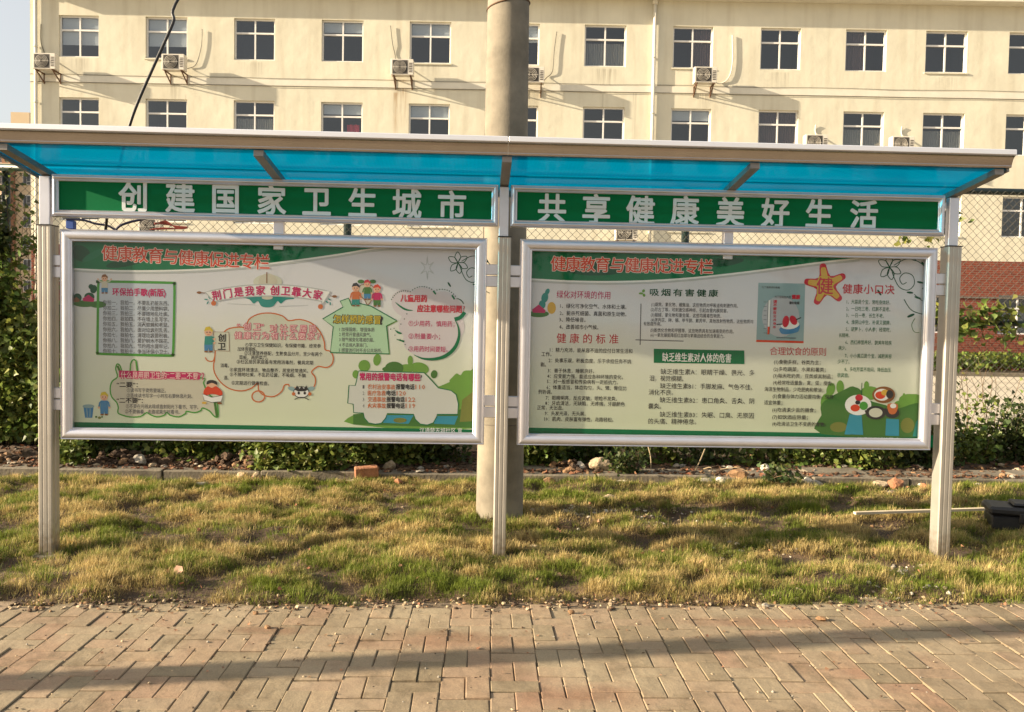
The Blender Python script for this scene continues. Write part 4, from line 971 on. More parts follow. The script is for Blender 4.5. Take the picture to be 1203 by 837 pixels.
# song box
box = smooth2([(119, 331), (200, 332.5), (203.5, 334), (205, 338), (204.5, 375), (203.5, 412), (202, 416.5), (198, 418), (120, 416), (115.5, 414.5), (114.5, 411), (115, 372), (115.5, 335), (117, 332)], 4, True)
PL.emit('song_box', [PL.poly(box, INK_LBL, 1), PL.stroke(box, 3.0, INK_GRN, 2, True)])
PL.emit('song_title', [PL.text('环保拍手歌(新版)', 132, 195, 343, 8.2, INK_MAG, 3, .03)])
song = ['你拍一，我拍一，不要乱扔脏东西。', '你拍二，我拍二，尽量少用塑料袋。', '你拍三，我拍三，不要随地乱吐痰。', '你拍四，我拍四，不在墙上乱写字。', '你拍五，我拍五，消灭蚊蝇和老鼠。', '你拍六，我拍六，面对垃圾别乱丢。', '你拍七，我拍七，清理垃圾要积极。', '你拍八，我拍八，爱护树木不踩花。', '你拍九，我拍九，节约用水要牢记。', '你拍十，我拍十，争当环保小卫士。']
lines(PL, 'song_text', [(s_, 121, 198.5, 355.3+6.35*i) for i, s_ in enumerate(song)], INK_GRY, 5.0, .012)
# small cottage scene and boy
g = blobs(PL, [(100, 357, 14, 4, 0), (115, 358, 10, 4, 0)], INK_MID, 1)+blobs(PL, [(91, 350, 5, 5, 0), (105, 349, 6, 5, 0), (110, 340, 4, 5, .3), (107, 337, 3, 3, 0)], INK_DGRN, 2)+[PL.poly([(97, 351), (104, 346.5), (111, 351.5), (110, 355), (98, 354)], INK_MAG, 3), PL.poly([(86, 352), (90, 349), (94, 352.5), (93, 355), (86, 355)], INK_BRN, 3)]
PL.emit('printed_cottage', g)
def kid(Pp, name, cx, cy, k, shirt, trousers, hair, arms=0, lay=4):
    g = [Pp.ell(cx, cy-10*k, 4.2*k, 4.2*k, INK_SKIN, lay), Pp.poly([(cx-4.6*k, cy-11*k), (cx-3*k, cy-15*k), (cx+1*k, cy-16*k), (cx+4.6*k, cy-12*k), (cx+4*k, cy-10*k), (cx+1*k, cy-12.4*k), (cx-3*k, cy-11.6*k)], hair, lay+1),
         Pp.poly([(cx-3.6*k, cy-6*k), (cx+3.6*k, cy-6*k), (cx+4.4*k, cy+3*k), (cx-4.4*k, cy+3*k)], shirt, lay), Pp.poly([(cx-4.4*k, cy+2.8*k), (cx+4.4*k, cy+2.8*k), (cx+4.2*k, cy+9*k), (cx+.6*k, cy+9*k), (cx, cy+6*k), (cx-.6*k, cy+9*k), (cx-4.2*k, cy+9*k)], trousers, lay+1),
         Pp.ell(cx-1.5*k, cy-9.8*k, .55*k, .7*k, INK_BLK, lay+2, 8), Pp.ell(cx+1.5*k, cy-9.8*k, .55*k, .7*k, INK_BLK, lay+2, 8), Pp.stroke([(cx-1.2*k, cy-7.9*k), (cx, cy-7.4*k), (cx+1.2*k, cy-7.9*k)], .5*k, INK_RED, lay+2),
         Pp.ell(cx-2.4*k, cy+9.8*k, 2*k, 1*k, INK_BRN, lay+2, 10), Pp.ell(cx+2.4*k, cy+9.8*k, 2*k, 1*k, INK_BRN, lay+2, 10)]
    for sgn in (-1, 1):
        e = {0: (sgn*9, -9), 1: (sgn*6, 2), 2: (6, -3 if sgn > 0 else 1)}[arms]
        g.append(Pp.stroke([(cx+sgn*3.2*k, cy-5*k), (cx+e[0]*k*.6+sgn*1.2*k, cy-4*k+e[1]*.2*k), (cx+e[0]*k, cy+e[1]*k)], 1.8*k, shirt, lay+1)); g.append(Pp.ell(cx+e[0]*k, cy+e[1]*k, 1.2*k, 1.2*k, INK_SKIN, lay+2, 8))
    return Pp.emit(name, g)
kid(PL, 'printed_boy', 123, 336, .86, INK_TAN, INK_BLUE, INK_BRN, 0)
# ribbon
def arc_y(x): u = (x-320)/77.0; return 341.5+9.5*u*u+(x-320)*.014
g = [PL.ell(314.5, 331.5, 17, 9, INK_BEIGE, 1, 24), PL.ell(314.5, 331.5, 11, 10, INK_TAN, 2, 20)]+[PL.poly(smooth2([(283, 349), (297, 347), (314, 346), (332, 347), (346, 351), (336, 352.5), (330, 357), (326, 354), (321, 360), (314, 361.5), (307, 360), (303, 354), (298, 357), (293, 352)], 3, True), INK_TEAL, 1)]
top = [(x, arc_y(x)-7) for x in range(241, 389, 7)]; bot = [(x, arc_y(x)+6.5) for x in range(252, 382, 7)]
rib = top+[(378, 360)]+bot[::-1]+[(251, 354)]
g += [PL.poly(rib, INK_WHT, 3), PL.stroke(rib, 1.3, INK_SHAD, 4, True), PL.ell(251, 356.5, 3, 3, INK_ORG, 5, 10), PL.ell(376.5, 360.5, 3, 3, INK_ORG, 5, 10), PL.ell(234, 344, 3, 1.6, INK_BRN, 5, 10), PL.ell(393, 348.5, 3, 1.6, INK_BRN, 5, 10), PL.stroke([(234, 344), (241, 344.5)], .8, INK_BRN, 4), PL.stroke([(388, 348), (394, 348.5)], .8, INK_BRN, 4), PL.stroke([(313.5, 320), (313.5, 333)], 1.2, INK_BRN, 3),
      PL.ell(314, 350, 6.5, 2.2, INK_TAN, 2), PL.stroke([(267, 357), (300, 358.5)], .5, INK_SHAD, 1), PL.stroke([(328, 360), (362, 359)], .5, INK_SHAD, 1)]
for bx, by in ((242, 352), (246, 350), (244, 356), (384, 355), (387, 352), (388, 357)): g.append(PL.ell(bx, by, 2.2, .8, INK_TEAL, 3, 8, rot=bx))
PL.emit('printed_ribbon', g)
g = []
for i, ch in enumerate('荆门是我家'): x = 254.5+12.9*i; g.append(PL.glyph(ch, x, arc_y(x)-.2, 10.5, 11, INK_MAG, 5, .03, rot=-math.atan(2*9.5*(x-320)/77**2)))
for i, ch in enumerate('创卫靠大家'): x = 323+12.6*i; g.append(PL.glyph(ch, x, arc_y(x)-.2, 10.5, 11, INK_MAG, 5, .03, rot=-math.atan(2*9.5*(x-320)/77**2)))
PL.emit('ribbon_text', g)
# cloud
cl = arcs([(253, 411), (268, 387), (291, 384), (339, 376), (382, 411), (385, 412)], .18)+[(383, 412), (388, 412.5), (391, 417), (391.5, 423), (389, 429), (383, 432), (376, 431), (370, 433)]+[(366, 437), (370, 441), (371, 449), (368, 456)]+[(340, 452), (336, 452), (333, 459), (325, 465), (315, 466), (306, 462), (302, 453), (302.5, 449)]+[(296, 456), (282, 459.5), (268, 456), (256, 446), (251, 434), (251, 425), (247, 423)]
cl = [(252, 424), (254, 408), (262, 392), (270, 386), (284, 384.5), (289, 386), (292, 376), (303, 369.5), (318, 368), (332, 371.5), (339, 377), (352, 375.5), (366, 380), (376, 390), (381, 402), (382, 411), (388, 413), (391.5, 420), (390, 428), (384, 432), (377, 431), (373, 431), (366, 437), (370, 443), (370.5, 450), (367, 456), (355, 457), (341, 455), (339, 452), (334, 453), (331, 460), (322, 466), (311, 465), (304, 459), (303, 450), (296, 456), (284, 459.5), (270, 457), (259, 449), (252, 438), (251, 428)]
cs = smooth2(cl, 3, True)
PL.emit('printed_cloud', [PL.poly(cs, INK_BEIGE, 1), PL.stroke(cs, 1.5, INK_ORG, 2, True), PL.ell(303.5, 466, 7.5, 6.5, INK_BEIGE, 1), PL.stroke([(303.5+7.5*math.cos(a/3.5), 466+6.5*math.sin(a/3.5)) for a in range(22)], 1.6, INK_ORG, 2, True), PL.stroke(smooth2([(241, 420), (244, 424), (250, 424.5), (252, 420)]), 1.3, INK_ORG, 2)])
g = []
for body, xs, y in (('“创卫”', (283, 290.5, 302, 311), 384), ('对社区居民', (321.5, 333.5, 345, 356.5, 367.5), 385.5), ('健康行为有什么要求？', [280+10.7*i for i in range(10)], 394.5)):
    for ch, x in zip(body, xs): g.append(PL.glyph(ch, x, y+(x-300)*.012, 8.8, 8.6, INK_MAG, 3, .055)); g.append(PL.glyph(ch, x, y+(x-300)*.012, 8.4, 8.2, INK_PINK, 4, 0.0))
PL.emit('cloud_title', g)
lines(PL, 'cloud_text', [('①学习卫生保健知识，有保健书籍，经常参', 288, 377, 405.3), ('加体育锻炼。', 279, 302, 410.2), ('②注意营养搭配，生熟食品分开，至少有两个', 287, 379, 415), ('菜板，两把菜刀。', 281, 315, 420), ('③社区居民家庭备有常用消毒剂，餐具定期', 278, 368, 425), ('消毒。', 259, 269, 429.5), ('④家庭环境清洁，物品整齐，居室经常通风。', 270, 362, 434.5), ('⑤不随地吐痰，不乱扔垃圾，不吸烟，不酗', 270, 359, 440), ('酒。', 263, 268.5, 444), ('⑥定期进行健康检查。', 272, 316, 450)], INK_BLK, 4.6)
kid(PL, 'printed_girl', 245, 402, 1.15, INK_TEAL, INK_BLUE, INK_YEL, 2)
PL.emit('printed_scroll', [PL.poly([(251, 390), (269, 390.5), (269.5, 413), (251.5, 412)], INK_BEIGE, 3), PL.stroke([(251, 390), (269, 390.5), (269.5, 413), (251.5, 412)], .7, INK_BRN, 4, True), PL.glyph('创', 261, 397, 9, 9, INK_BLK, 5, .03), PL.glyph('卫', 260.5, 407, 9, 9, INK_BLK, 5, .03)])
# mosquito doodle
PL.emit('printed_insect', [PL.ell(354, 461, 9, 6.5, INK_WHT, 3), PL.stroke([(354+9*math.cos(a/3.5), 461+6.5*math.sin(a/3.5)) for a in range(22)], .9, INK_BLK, 4, True), PL.poly([(346, 458), (349, 453), (352, 457), (354, 453.5), (357, 457), (360, 453), (362, 458), (358, 460), (350, 460)], INK_BLK, 5), PL.ell(343, 457, 5, 2.6, INK_CYAN, 2, 10, rot=.3), PL.ell(365, 457, 5, 2.6, INK_CYAN, 2, 10, rot=-.3), PL.ell(351, 462, 1.6, 1.8, INK_BLK, 5, 8), PL.ell(358, 462, 1.6, 1.8, INK_BLK, 5, 8), PL.ell(345, 463, 2.2, 2.2, INK_ORG, 5, 8), PL.ell(364, 463, 2.2, 2.2, INK_ORG, 5, 8), PL.stroke([(346, 469.5), (352, 467), (357, 467), (363, 470)], 1, INK_BLK, 4)])
# green scalloped panel
sc_ = [(137, 473), (131, 466), (129.5, 456), (132, 448), (138, 443), (136, 434), (137.5, 428), (141, 430), (145, 440), (152, 441), (153.5, 428), (156.5, 423), (160, 425), (161, 436), (163, 441.5), (235, 444), (239, 450), (244, 462), (254, 471), (256, 480), (256, 490), (251.5, 489), (246, 483), (238, 479.5), (236, 482.5), (229, 485), (219, 483.5), (218, 486), (210, 490), (200, 488), (196, 484.5), (193, 488), (184, 490), (176, 487), (172, 485), (165, 489.5), (152, 490), (140, 486.5), (138.5, 483), (139, 479)]
ss = smooth2(sc_, 3, True)
PL.emit('printed_scallop_panel', [PL.poly(ss, INK_TAN, 1), PL.stroke(ss, 1.6, INK_GRN, 2, True), PL.stroke([(138, 430), (143, 441)], 2.6, INK_MID, 1), PL.stroke([(160, 425), (162, 440)], 2.4, INK_MID, 1), PL.stroke([(252, 470), (255, 490)], 3, INK_MID, 2)])
PL.emit('panel_title_bar', [PL.poly([(140, 435.5), (188, 436.8), (188, 445), (140, 443.5)], INK_MAG, 3), PL.poly([(193, 437), (235, 438), (235, 446), (193, 445)], INK_MAG, 3), PL.text('什么是用眼卫生的“二要二不要”？', 141, 240, 440.6, 8.2, INK_MAG, 3, .07), PL.text('什么是用眼卫生的“二要二不要”？', 142, 239, 440.6, 7.6, INK_PINK, 4, .0)])
lines(PL, 'panel_subtitle', [('“二要”：', 137, 162, 452), ('“二不要”：', 137, 168, 470.5)], INK_BLK, 6.0, .03)
lines(PL, 'panel_text', [('①读书写字姿势要端正。', 149, 195, 458.5), ('②连续读书写字一小时左右要休息片刻。', 149, 226, 464.7), ('①不要在光线太暗或直射阳光下看书、写字。', 148, 233, 477.3), ('②不要躺着、走路或乘车时看书。', 147, 211, 483.5)], INK_GRY, 4.8)
kid(PL, 'printed_child_stooping', 122.5, 477, 1.05, INK_BLUE, INK_BLUE, INK_YEL, 1)
PL.emit('printed_dustbin', [PL.poly([(98, 478), (110, 478), (108.5, 491), (100, 491)], INK_BLUE, 3), PL.ell(104, 477.5, 7, 2.2, INK_CYAN, 4), PL.stroke([(102, 480), (102.8, 490)], .9, INK_CYAN, 4), PL.stroke([(106, 480), (105.7, 490)], .9, INK_CYAN, 4), PL.ell(113, 490, 1.5, 1.2, INK_MID, 3, 8), PL.ell(117, 491, 2, 1.6, INK_OLV, 3, 8), PL.ell(120, 490, 1.2, 1, INK_MID, 3, 8)])
PL.emit('printed_reader', [PL.ell(249, 452, 6.4, 5.2, INK_SKIN, 4), PL.poly(smooth2([(243, 452), (243.5, 448), (249, 446.5), (254.5, 448.5), (255, 452.5), (249, 450)], 3, True), INK_BLK, 5), PL.poly(smooth2([(239.5, 459), (244, 454), (249, 456), (254, 454), (261, 460), (260, 465), (249, 463), (240, 465)], 3, True), INK_ORED, 5), PL.poly([(238, 463), (249, 467), (262, 464.5), (260, 472), (249, 473), (240, 470.5)], INK_WHT, 6), PL.stroke([(238, 463), (249, 467), (262, 464.5), (260, 472), (249, 473), (240, 470.5)], .6, INK_BLK, 7, True), PL.ell(240, 473.5, 3, 1.4, INK_GOLD, 6, 8), PL.ell(258, 474, 3, 1.4, INK_BRN, 6, 8)])
# house
ho = [(379, 375), (403, 361), (399.5, 354), (409.5, 350.5), (413, 359), (422, 356.5), (436, 360), (466, 377), (454, 383), (457, 416), (388, 414.5), (391.5, 384)]
PL.emit('printed_house', [PL.poly([(x+1.2, y+.8) for x, y in ho], INK_LIM, 1), PL.poly(ho, INK_LGRN, 2), PL.stroke(ho, 1.2, INK_BGRN, 3, True)])
PL.emit('house_title', [PL.text('怎样预防感冒', 391, 448, 375, 9.6, INK_BLK, 4, .06), PL.text('怎样预防感冒', 392, 447, 375, 9.2, INK_YEL, 5, .018), PL.glyph('?', 452, 376.5, 11, 12, INK_BLK, 4, .05)])
lines(PL, 'house_text', [('1 加强锻炼，增强体质', 398.5, 440, 387), ('2 经常开窗通风换气。', 398.5, 436, 393), ('3 随气候变化增减衣服。', 398.5, 439.5, 399), ('4 不去病人家串门。', 398.5, 432, 405.3), ('5 感冒流行时不去公共场所。', 398, 449, 411.5)], INK_GRY, 4.6)
PL.emit('printed_heart', [PL.poly(smooth2([(421, 345), (428, 352), (432, 358.5), (437, 352), (441, 344), (437, 336), (424, 335)], 3, True), INK_TAN, 3), PL.stroke(smooth2([(421, 345), (428, 352), (432, 358.5), (437, 352), (441, 344), (437, 336), (424, 335)], 3, True), .9, INK_BRN, 4, True), PL.ell(424, 331, 4, 2.4, INK_MID, 4, 10), PL.ell(438, 331, 4, 2.4, INK_MID, 4, 10)])
kid(PL, 'printed_girl_left', 418, 349, 1.05, INK_ORG, INK_TEAL, INK_BLK, 1, 5); kid(PL, 'printed_girl_right', 443, 350, 1.0, INK_MAG, INK_MID, INK_ORED, 1, 5); kid(PL, 'printed_boy_middle', 431.5, 343, .9, INK_MID, INK_BLUE, INK_RED, 1, 7)
# dotted balloon
bl = arcs([(461, 347), (484, 343), (512, 344), (538, 353), (541, 372), (540, 398), (520, 419), (485, 416), (474, 395), (472, 372)], .2)
g = [PL.poly(bl, INK_LBL if False else ink('pale_rose', (.62, .57, .60)), 1)]
g += [PL.ell(x, y, .75, .75, INK_DGRN, 2, 6) for i, (x, y) in enumerate(arcs([(460, 352), (482, 343), (510, 342), (537, 351), (545, 361)], .2, 10)[:38])] + [PL.ell(x, y, .7, .7, INK_DGRN, 2, 6) for x, y in ((478, 369), (475, 375), (471, 381), (463, 386), (459, 387), (464, 394), (470, 399), (476, 405), (480, 411))]
g += [PL.stroke(smooth2([(464, 355), (470, 360), (477, 364), (485, 365)]), 2.2, INK_BGRN, 2, taper=True), PL.stroke(smooth2([(464, 388), (468, 391), (472, 392)]), 2.4, INK_BGRN, 2, taper=True), PL.stroke([(466, 399), (475, 401.5)], 2.4, INK_BGRN, 2, taper=True), PL.stroke([(509, 342), (512, 346)], 2, INK_BGRN, 2), PL.stroke([(531, 347), (534, 352)], 2, INK_BGRN, 2),
      PL.stroke(smooth2([(534, 375), (538.5, 385), (539, 397), (534, 409), (524, 418), (511, 422), (497, 421.5), (486, 417)]), 4.2, INK_BGRN, 2, taper=True), PL.stroke(smooth2([(534, 375.5), (541, 373), (546, 367)]), 4.5, INK_BGRN, 2)]
PL.emit('printed_balloon', g)
PL.emit('balloon_title', [PL.text('儿童用药', 470.5, 502, 350.5, 7.6, INK_RED, 3, .045), PL.text('应注意哪些问题', 490, 543, 362.5, 7.8, INK_RED, 3, .045), PL.glyph('?', 547.5, 362.5, 7, 8, INK_RED, 3, .02)])
lines(PL, 'balloon_text', [('①少用药，慎用药；', 480, 534, 380), ('②剂量要小；', 480, 517, 395), ('③用药时间要短。', 480, 526, 410)], INK_MAG, 6.4, .008)
# bushes, water, van
g = blobs(PL, [(428, 430, 7, 7, 0), (443, 423, 4.5, 7, .15), (418, 440, 4, 5, 0), (482, 424, 3.2, 6, 0), (493, 433, 11, 7, .2), (478, 433, 10, 5, 0)], INK_LIM, 1)+blobs(PL, [(463, 433, 11, 8, 0), (455, 434, 6, 3, 0)], INK_MID, 2)
g += [PL.poly(smooth2([(519, 453), (528, 447), (536, 439), (541, 441), (545, 436), (553, 435.5), (560, 437), (560, 503), (415, 499), (415, 488), (425, 487)], 3, True), INK_LIM, 1), PL.poly([(415, 487), (425, 486), (500, 488), (560, 478), (560, 503), (415, 499)], INK_MID, 2), PL.poly([(453, 488), (486, 488), (480, 498), (450, 497)], INK_WATER, 3), PL.poly([(511, 489), (538, 489), (534, 499), (510, 498)], INK_WATER, 3), PL.poly([(543, 470), (556, 460), (558, 495), (540, 496)], INK_OLV, 3), PL.ell(510, 440, 4, 5, INK_MID, 1, 12, rot=.2), PL.ell(470, 494, 8, 3, INK_OLV, 4, 12)]
PL.emit('printed_bushes', g)
van = [(421.5, 436), (498, 438), (506, 446), (515, 456), (530, 459), (536, 464), (538.5, 475), (537.5, 487), (513.5, 487)]+[(513, 490), (509, 497), (502, 499.5), (494, 498.5), (488, 493), (486, 487)]+[(455, 486), (453, 491.5), (448, 497.5), (441, 498.5), (433, 497), (428, 491), (427, 485.5), (415.5, 485), (415, 475), (408.5, 474), (410, 453), (417.5, 453)]
PL.emit('printed_van', [PL.poly([(x+1, y-.3) for x, y in van], INK_LIM, 3), PL.poly(van, ink('van_body', (.60, .61, .57)), 4), PL.stroke(van, 1.1, INK_BGRN, 5, True)])
PL.emit('van_title', [PL.text('常用的报警电话有哪些', 422.5, 494, 442.5, 8.2, INK_MAG, 6, .045), PL.glyph('?', 497.5, 443.5, 8, 8.5, INK_BLK, 6, .01)])
for i, (a, ax0, ax1, b, bx1, c_, cx1) in enumerate((('农村治安事故', 432, 465, '报警电话', 487, '110', 499.5), ('医疗急救', 432, 454, '电话', 465, '120', 477), ('交通事故', 432, 454, '报警电话', 475.5, '122', 488), ('火灾事故', 432, 454, '报警电话', 475.5, '119', 488))):
    y = 454.5+7.4*i; PL.emit('phone_line', [PL.text(str(i+1), 426, 428, y, 5.2, INK_GRY, 6, 0), PL.text(a, ax0, ax1-.6, y, 5.8, INK_ORG, 6, .02), PL.text(b, ax1, bx1, y, 5.8, INK_BLK, 6, .04), PL.text(c_, bx1+1, cx1, y, 6.6, INK_ORG, 6, .01)])
PL.emit('footer_text', [PL.text('汉通楚天城社区 宣', 493, 543, 505.5, 5.6, INK_WHT, 4, .01)])
PL.emit('printed_flower', flower(PL, 538, 309, .85)+[PL.stroke(smooth2([(502+9*math.cos(a)*(1 if k % 2 else .3), 315+14*math.sin(a)*(1 if k % 2 else .3)) for k, a in enumerate([j*math.pi/6 for j in range(12)])], 3, True), .8, INK_SHAD, 1, True)])

# ---------- right poster
g = top_band(PR, smooth2([(618, 327), (680, 330), (740, 330), (800, 327), (860, 321), (920, 313.5), (970, 307), (1010, 303)]), lambda x: 291+0.0175*(x-618), 1)
g += blobs(PR, [(664, 305, 20, 20, .2)], INK_DGRN, 2)[:0]+blobs(PR, [(700, 316, 38, 8, 0), (850, 308, 24, 5, -.1)], INK_DGRN, 2)+blobs(PR, [(920, 303, 30, 4, -.1)], INK_GRND, 2)
PR.emit('green_top_band', g, label='dark green wavy band across the top of the right poster')
PR.emit('green_bottom_band', [PR.poly([(616, 502.5), (800, 506), (950, 508.5), (1096, 511.5), (1096, 526), (616, 516)], INK_BGRN, 2)])
heading(PR, 656, 829, 310, 313.5, 17.5)
PR.emit('section_title', [PR.text('绿化对环境的作用', 654, 717, 346, 8.6, INK_MAG, 3, .004)])
lines(PR, 'section_text', [('1、绿化可净化空气、水体和土壤。', 658, 736, 359.5), ('2、能杀死细菌、真菌和原生动物。', 657.5, 736, 368), ('3、降低噪音。', 657, 688, 375.5), ('4、改善城市小气候。', 657, 703, 384)], INK_BLK, 5.2, .008)
PR.emit('section_title', [PR.glyph(ch, 659.5+15.4*i, 397.5+.25*i, 11.2, 11.6, INK_RED, 3, .004) for i, ch in enumerate('健康的标准')])
lines(PR, 'section_text', [('1：精力充沛，能从容不迫的应付日常生活和', 646, 743, 411.2), ('工作。', 636, 648, 416.2), ('2：处事乐观，积极态度，乐于承担任务不挑', 644.5, 741.5, 423.5), ('剔。', 635, 641.5, 428.5), ('3：善于休息，睡眠良好。', 643.5, 698, 435.5), ('4：应变能力强，能适应各种环境的变化。', 643, 732, 442), ('5：对一般感冒和传染病有一定抵抗力。', 642.5, 726, 448.2), ('6：体重适当，体态均匀，头、臂、臀位比', 642, 736, 455), ('例协调。', 632.5, 648.5, 460.5), ('7：眼睛明亮，反应灵敏，眼睑不发炎。', 641, 725, 467.5), ('8：牙齿清洁，无缺陷，无疼痛，牙龈颜色', 640.5, 734, 473.7), ('正常，无出血。', 631, 662, 479), ('9：头发光泽，无头屑。', 640, 688, 485.7), ('10：肌肉，皮肤富有弹性，走路轻松。', 639.5, 720.5, 492.3)], INK_BLK, 5.0, .008)
g = blobs(PR, [(633, 369, 12, 4, 0)], INK_MID, 1)+blobs(PR, [(640, 350, 4, 6, .2), (637, 358, 4, 5, 0), (643, 343, 2.5, 4, .4)], INK_TEAL, 2)+blobs(PR, [(648, 362, 5, 7, 0)], INK_GOLD, 2)+[PR.poly([(625, 364), (633, 358), (641, 365), (640, 368), (626, 367.5)], INK_MAG, 3)]
PR.emit('printed_cottage', g)
PR.emit('section_title', [PR.glyph(ch, 768.5+13.9*i, 343.5+.25*i, 11.2, 8.6, INK_DGRN, 3, .02) for i, ch in enumerate('吸烟有害健康')])
PR.emit('printed_sprig', blobs(PR, [(753, 345, 2.6, 1.3, 0), (756, 342, 1.6, 2, .5), (756.5, 347, 1.6, 2, -.5)], INK_LIM, 2)+[PR.stroke([(753, 357), (752, 405.5)], 1.0, INK_GRY, 2), PR.stroke([(746.5, 399.5), (803, 401)], 1.0, INK_GRY, 2)])
lines(PR, 'section_text', [('(1)烟焦、氰化物、烟焦油，这些物质对呼吸道有刺激作用。', 765, 867, 357.7), ('(2)尼古丁等，可刺激交感神经，引起血管内膜损害。', 764.5, 855, 363.7), ('(3)烟碱，氰化物和重金属，这些均属毒性物质。', 764.5, 847.5, 370), ('(4)苯丙芘、砷、镉、甲苄肼、氮芳甲、其他放射性物质，这些物质均', 764.5, 885, 376), ('有致癌作用。', 756, 777, 380.5), ('(5)酚类化合物和甲醛等，这些物质具有加速癌变的作用。', 764, 862, 388), ('(6)一氧化碳能降低红血球与氧输送结合的含氧能力。', 764, 851, 393.7)], INK_GRY, 4.6, .008)
PR.emit('vitamin_banner', [PR.poly([(768, 410), (874.5, 412), (874.5, 428), (768, 426.5)], INK_BGRN, 2), PR.text('缺乏维生素对人体的危害', 778, 859, 419.7, 9.8, INK_WHT, 3, .02)])
lines(PR, 'section_text', [('缺乏维生素A：眼睛干燥、畏光、多', 776, 886.5, 436.7), ('泪，视觉模糊。', 763, 803, 444.5), ('缺乏维生素B1：手脚发麻、气色不佳、', 775.5, 884, 453.5), ('消化不良。', 762, 791, 461), ('缺乏维生素B2：患口角炎、舌炎、阴', 775, 886, 470), ('囊炎。', 761.5, 777, 477.3), ('缺乏维生素B3：失眠、口臭、无原因', 775, 885.5, 487), ('的头痛、精神倦怠。', 761.5, 818, 495)], INK_BLK, 6.4, .004)
# lung picture
pi = [(891, 332.5), (946, 333.5), (944, 402.5), (888.5, 400)]
g = [PR.poly(pi, INK_CYAN, 1), PR.ell(917, 372, 22, 24, ink('pale_sky', (.42, .44, .47)), 2), PR.poly([(888.5, 399.5), (944, 401), (944, 403.5), (888.3, 402)], INK_ORED, 3)]
g += [PR.stroke([(904, 353), (902.5, 393)], 3.6, INK_GRY, 3), PR.stroke([(904, 353), (902.5, 393)], 2.4, INK_WHT, 4), PR.stroke([(903, 384), (902.5, 393)], 2.2, INK_ORED, 5)]+[PR.stroke([(897, 355+5.2*k), (900.5, 355+5.2*k)], .5, INK_GRY, 3) for k in range(8)]
g += [PR.text('为了健康请勿吸烟', 895, 916, 337.7, 2.4, INK_BLK, 3, .01), PR.text('为了您和他人的', 910, 929, 349, 3.2, INK_BLK, 3, .01), PR.text('健康', 930, 940, 349, 4.8, INK_RED, 3, .05), PR.text('请勿吸烟', 927, 939, 356, 3.2, INK_BLK, 3, .04)]
g += [PR.glyph(ch, 910.5-.1*k, 354.5+4.3*k, 4.6-.2*k, 4.0-.15*k, INK_RED, 3, .04) for k, ch in enumerate('请不要在公共场所')]
g += [PR.poly(smooth2([(917, 385), (938, 381), (938.5, 388), (935, 391), (922, 393), (917, 391)], 3, True), INK_BLUE, 3), PR.ell(928, 382, 11, 5, INK_WHT, 4, 16, rot=-.12), PR.ell(923, 378, 4, 7, INK_RED, 5, 14, rot=.15), PR.ell(932, 376.5, 4, 6, INK_RED, 5, 14, rot=-.5), PR.stroke([(912, 381.5), (919, 381)], 1.2, INK_BLK, 6), PR.stroke([(935, 376), (941, 373.3)], 1.2, INK_BLK, 6), PR.stroke([(912, 397), (935, 397.5)], .8, INK_BLK, 3)]
PR.emit('lung_picture', g)
# star
def star(cx, cy, R1, R2, ph):
    pts = []
    for k in range(5):
        a = ph+2*math.pi*k/5; b = a+math.pi/5
        for da in (-.16, 0, .16): pts.append((cx+R1*(1.0 if da == 0 else .92)*math.cos(a+da), cy+R1*(1.0 if da == 0 else .92)*math.sin(a+da)))
        pts.append((cx+R2*math.cos(b), cy+R2*math.sin(b)))
    return smooth2(pts, 3, True)
PR.emit('printed_star', [PR.poly(star(970, 335, 25.5, 12, -1.72), INK_RED, 3), PR.poly(star(970, 335, 21, 8.5, -1.72), INK_GOLD, 4), PR.glyph('健', 969, 336, 21, 21, INK_YEL, 5, .05), PR.glyph('健', 969, 336, 20, 20, INK_RED, 6, .02)])
PR.emit('section_title', [PR.glyph(ch, 995.5+12.4*i, 339.5+.2*i, 11.5, 11.5, INK_RED, 3, .018) for i, ch in enumerate('健康小口决')])
lines(PR, 'rhyme_text', [('1、大蒜是个宝，常吃身体好。', 994.5, 1046, 354.7), ('2、一日吃三枣，红颜不显老。', 994, 1046, 362.7), ('3、一日一枣，长生不老。', 994, 1038.5, 370.5), ('4、淮阴山中生，补肾又健脾。', 994, 1046.5, 378.5), ('5、胡萝卜，小人参；经常吃，', 993.5, 1046.5, 386.8), ('长精神。', 985.5, 998, 394), ('6、西红柿营养好，貌美年轻疾', 993, 1047.5, 402.2), ('病少。', 985, 994, 409), ('7、小小黄瓜是个宝，减肥美容', 992.5, 1047.5, 418), ('少不了。', 984, 998, 425), ('8、多吃芹菜不用问，降低血压', 992, 1046.5, 434), ('很灵验。', 983.5, 997.5, 441)], INK_DKTXT, 5.0, .008)
PR.emit('section_title', [PR.glyph(ch, 909+9.55*i, 412.6+.15*i, 9.6, 9.8, INK_RED, 3, 0) for i, ch in enumerate('合理饮食的原则')])
lines(PR, 'section_text', [('(1)食物多样，谷类为主；', 909, 964, 425.3), ('(2)多吃蔬菜，水果和薯类；', 908.5, 970, 433.7), ('(3)每天吃奶类，豆类或其制品；', 908, 978, 441.5), ('(4)经常吃适量鱼，禽，蛋，瘦肉，', 908, 978.5, 449.5), ('海洋生物制品，少吃肥肉和荤油；', 898, 967, 457.3), ('(5)食量与体力活动要均衡，保持', 907.5, 979, 465.5), ('适宜体重；', 897.5, 919, 473), ('(6)吃清淡少盐的膳食；', 907, 958, 481.5), ('(7)如饮酒应限量；', 907, 949, 490), ('(8)吃清洁卫生不变质的食物。', 907, 970, 498)], INK_BLK, 5.0, .008, lay=9)
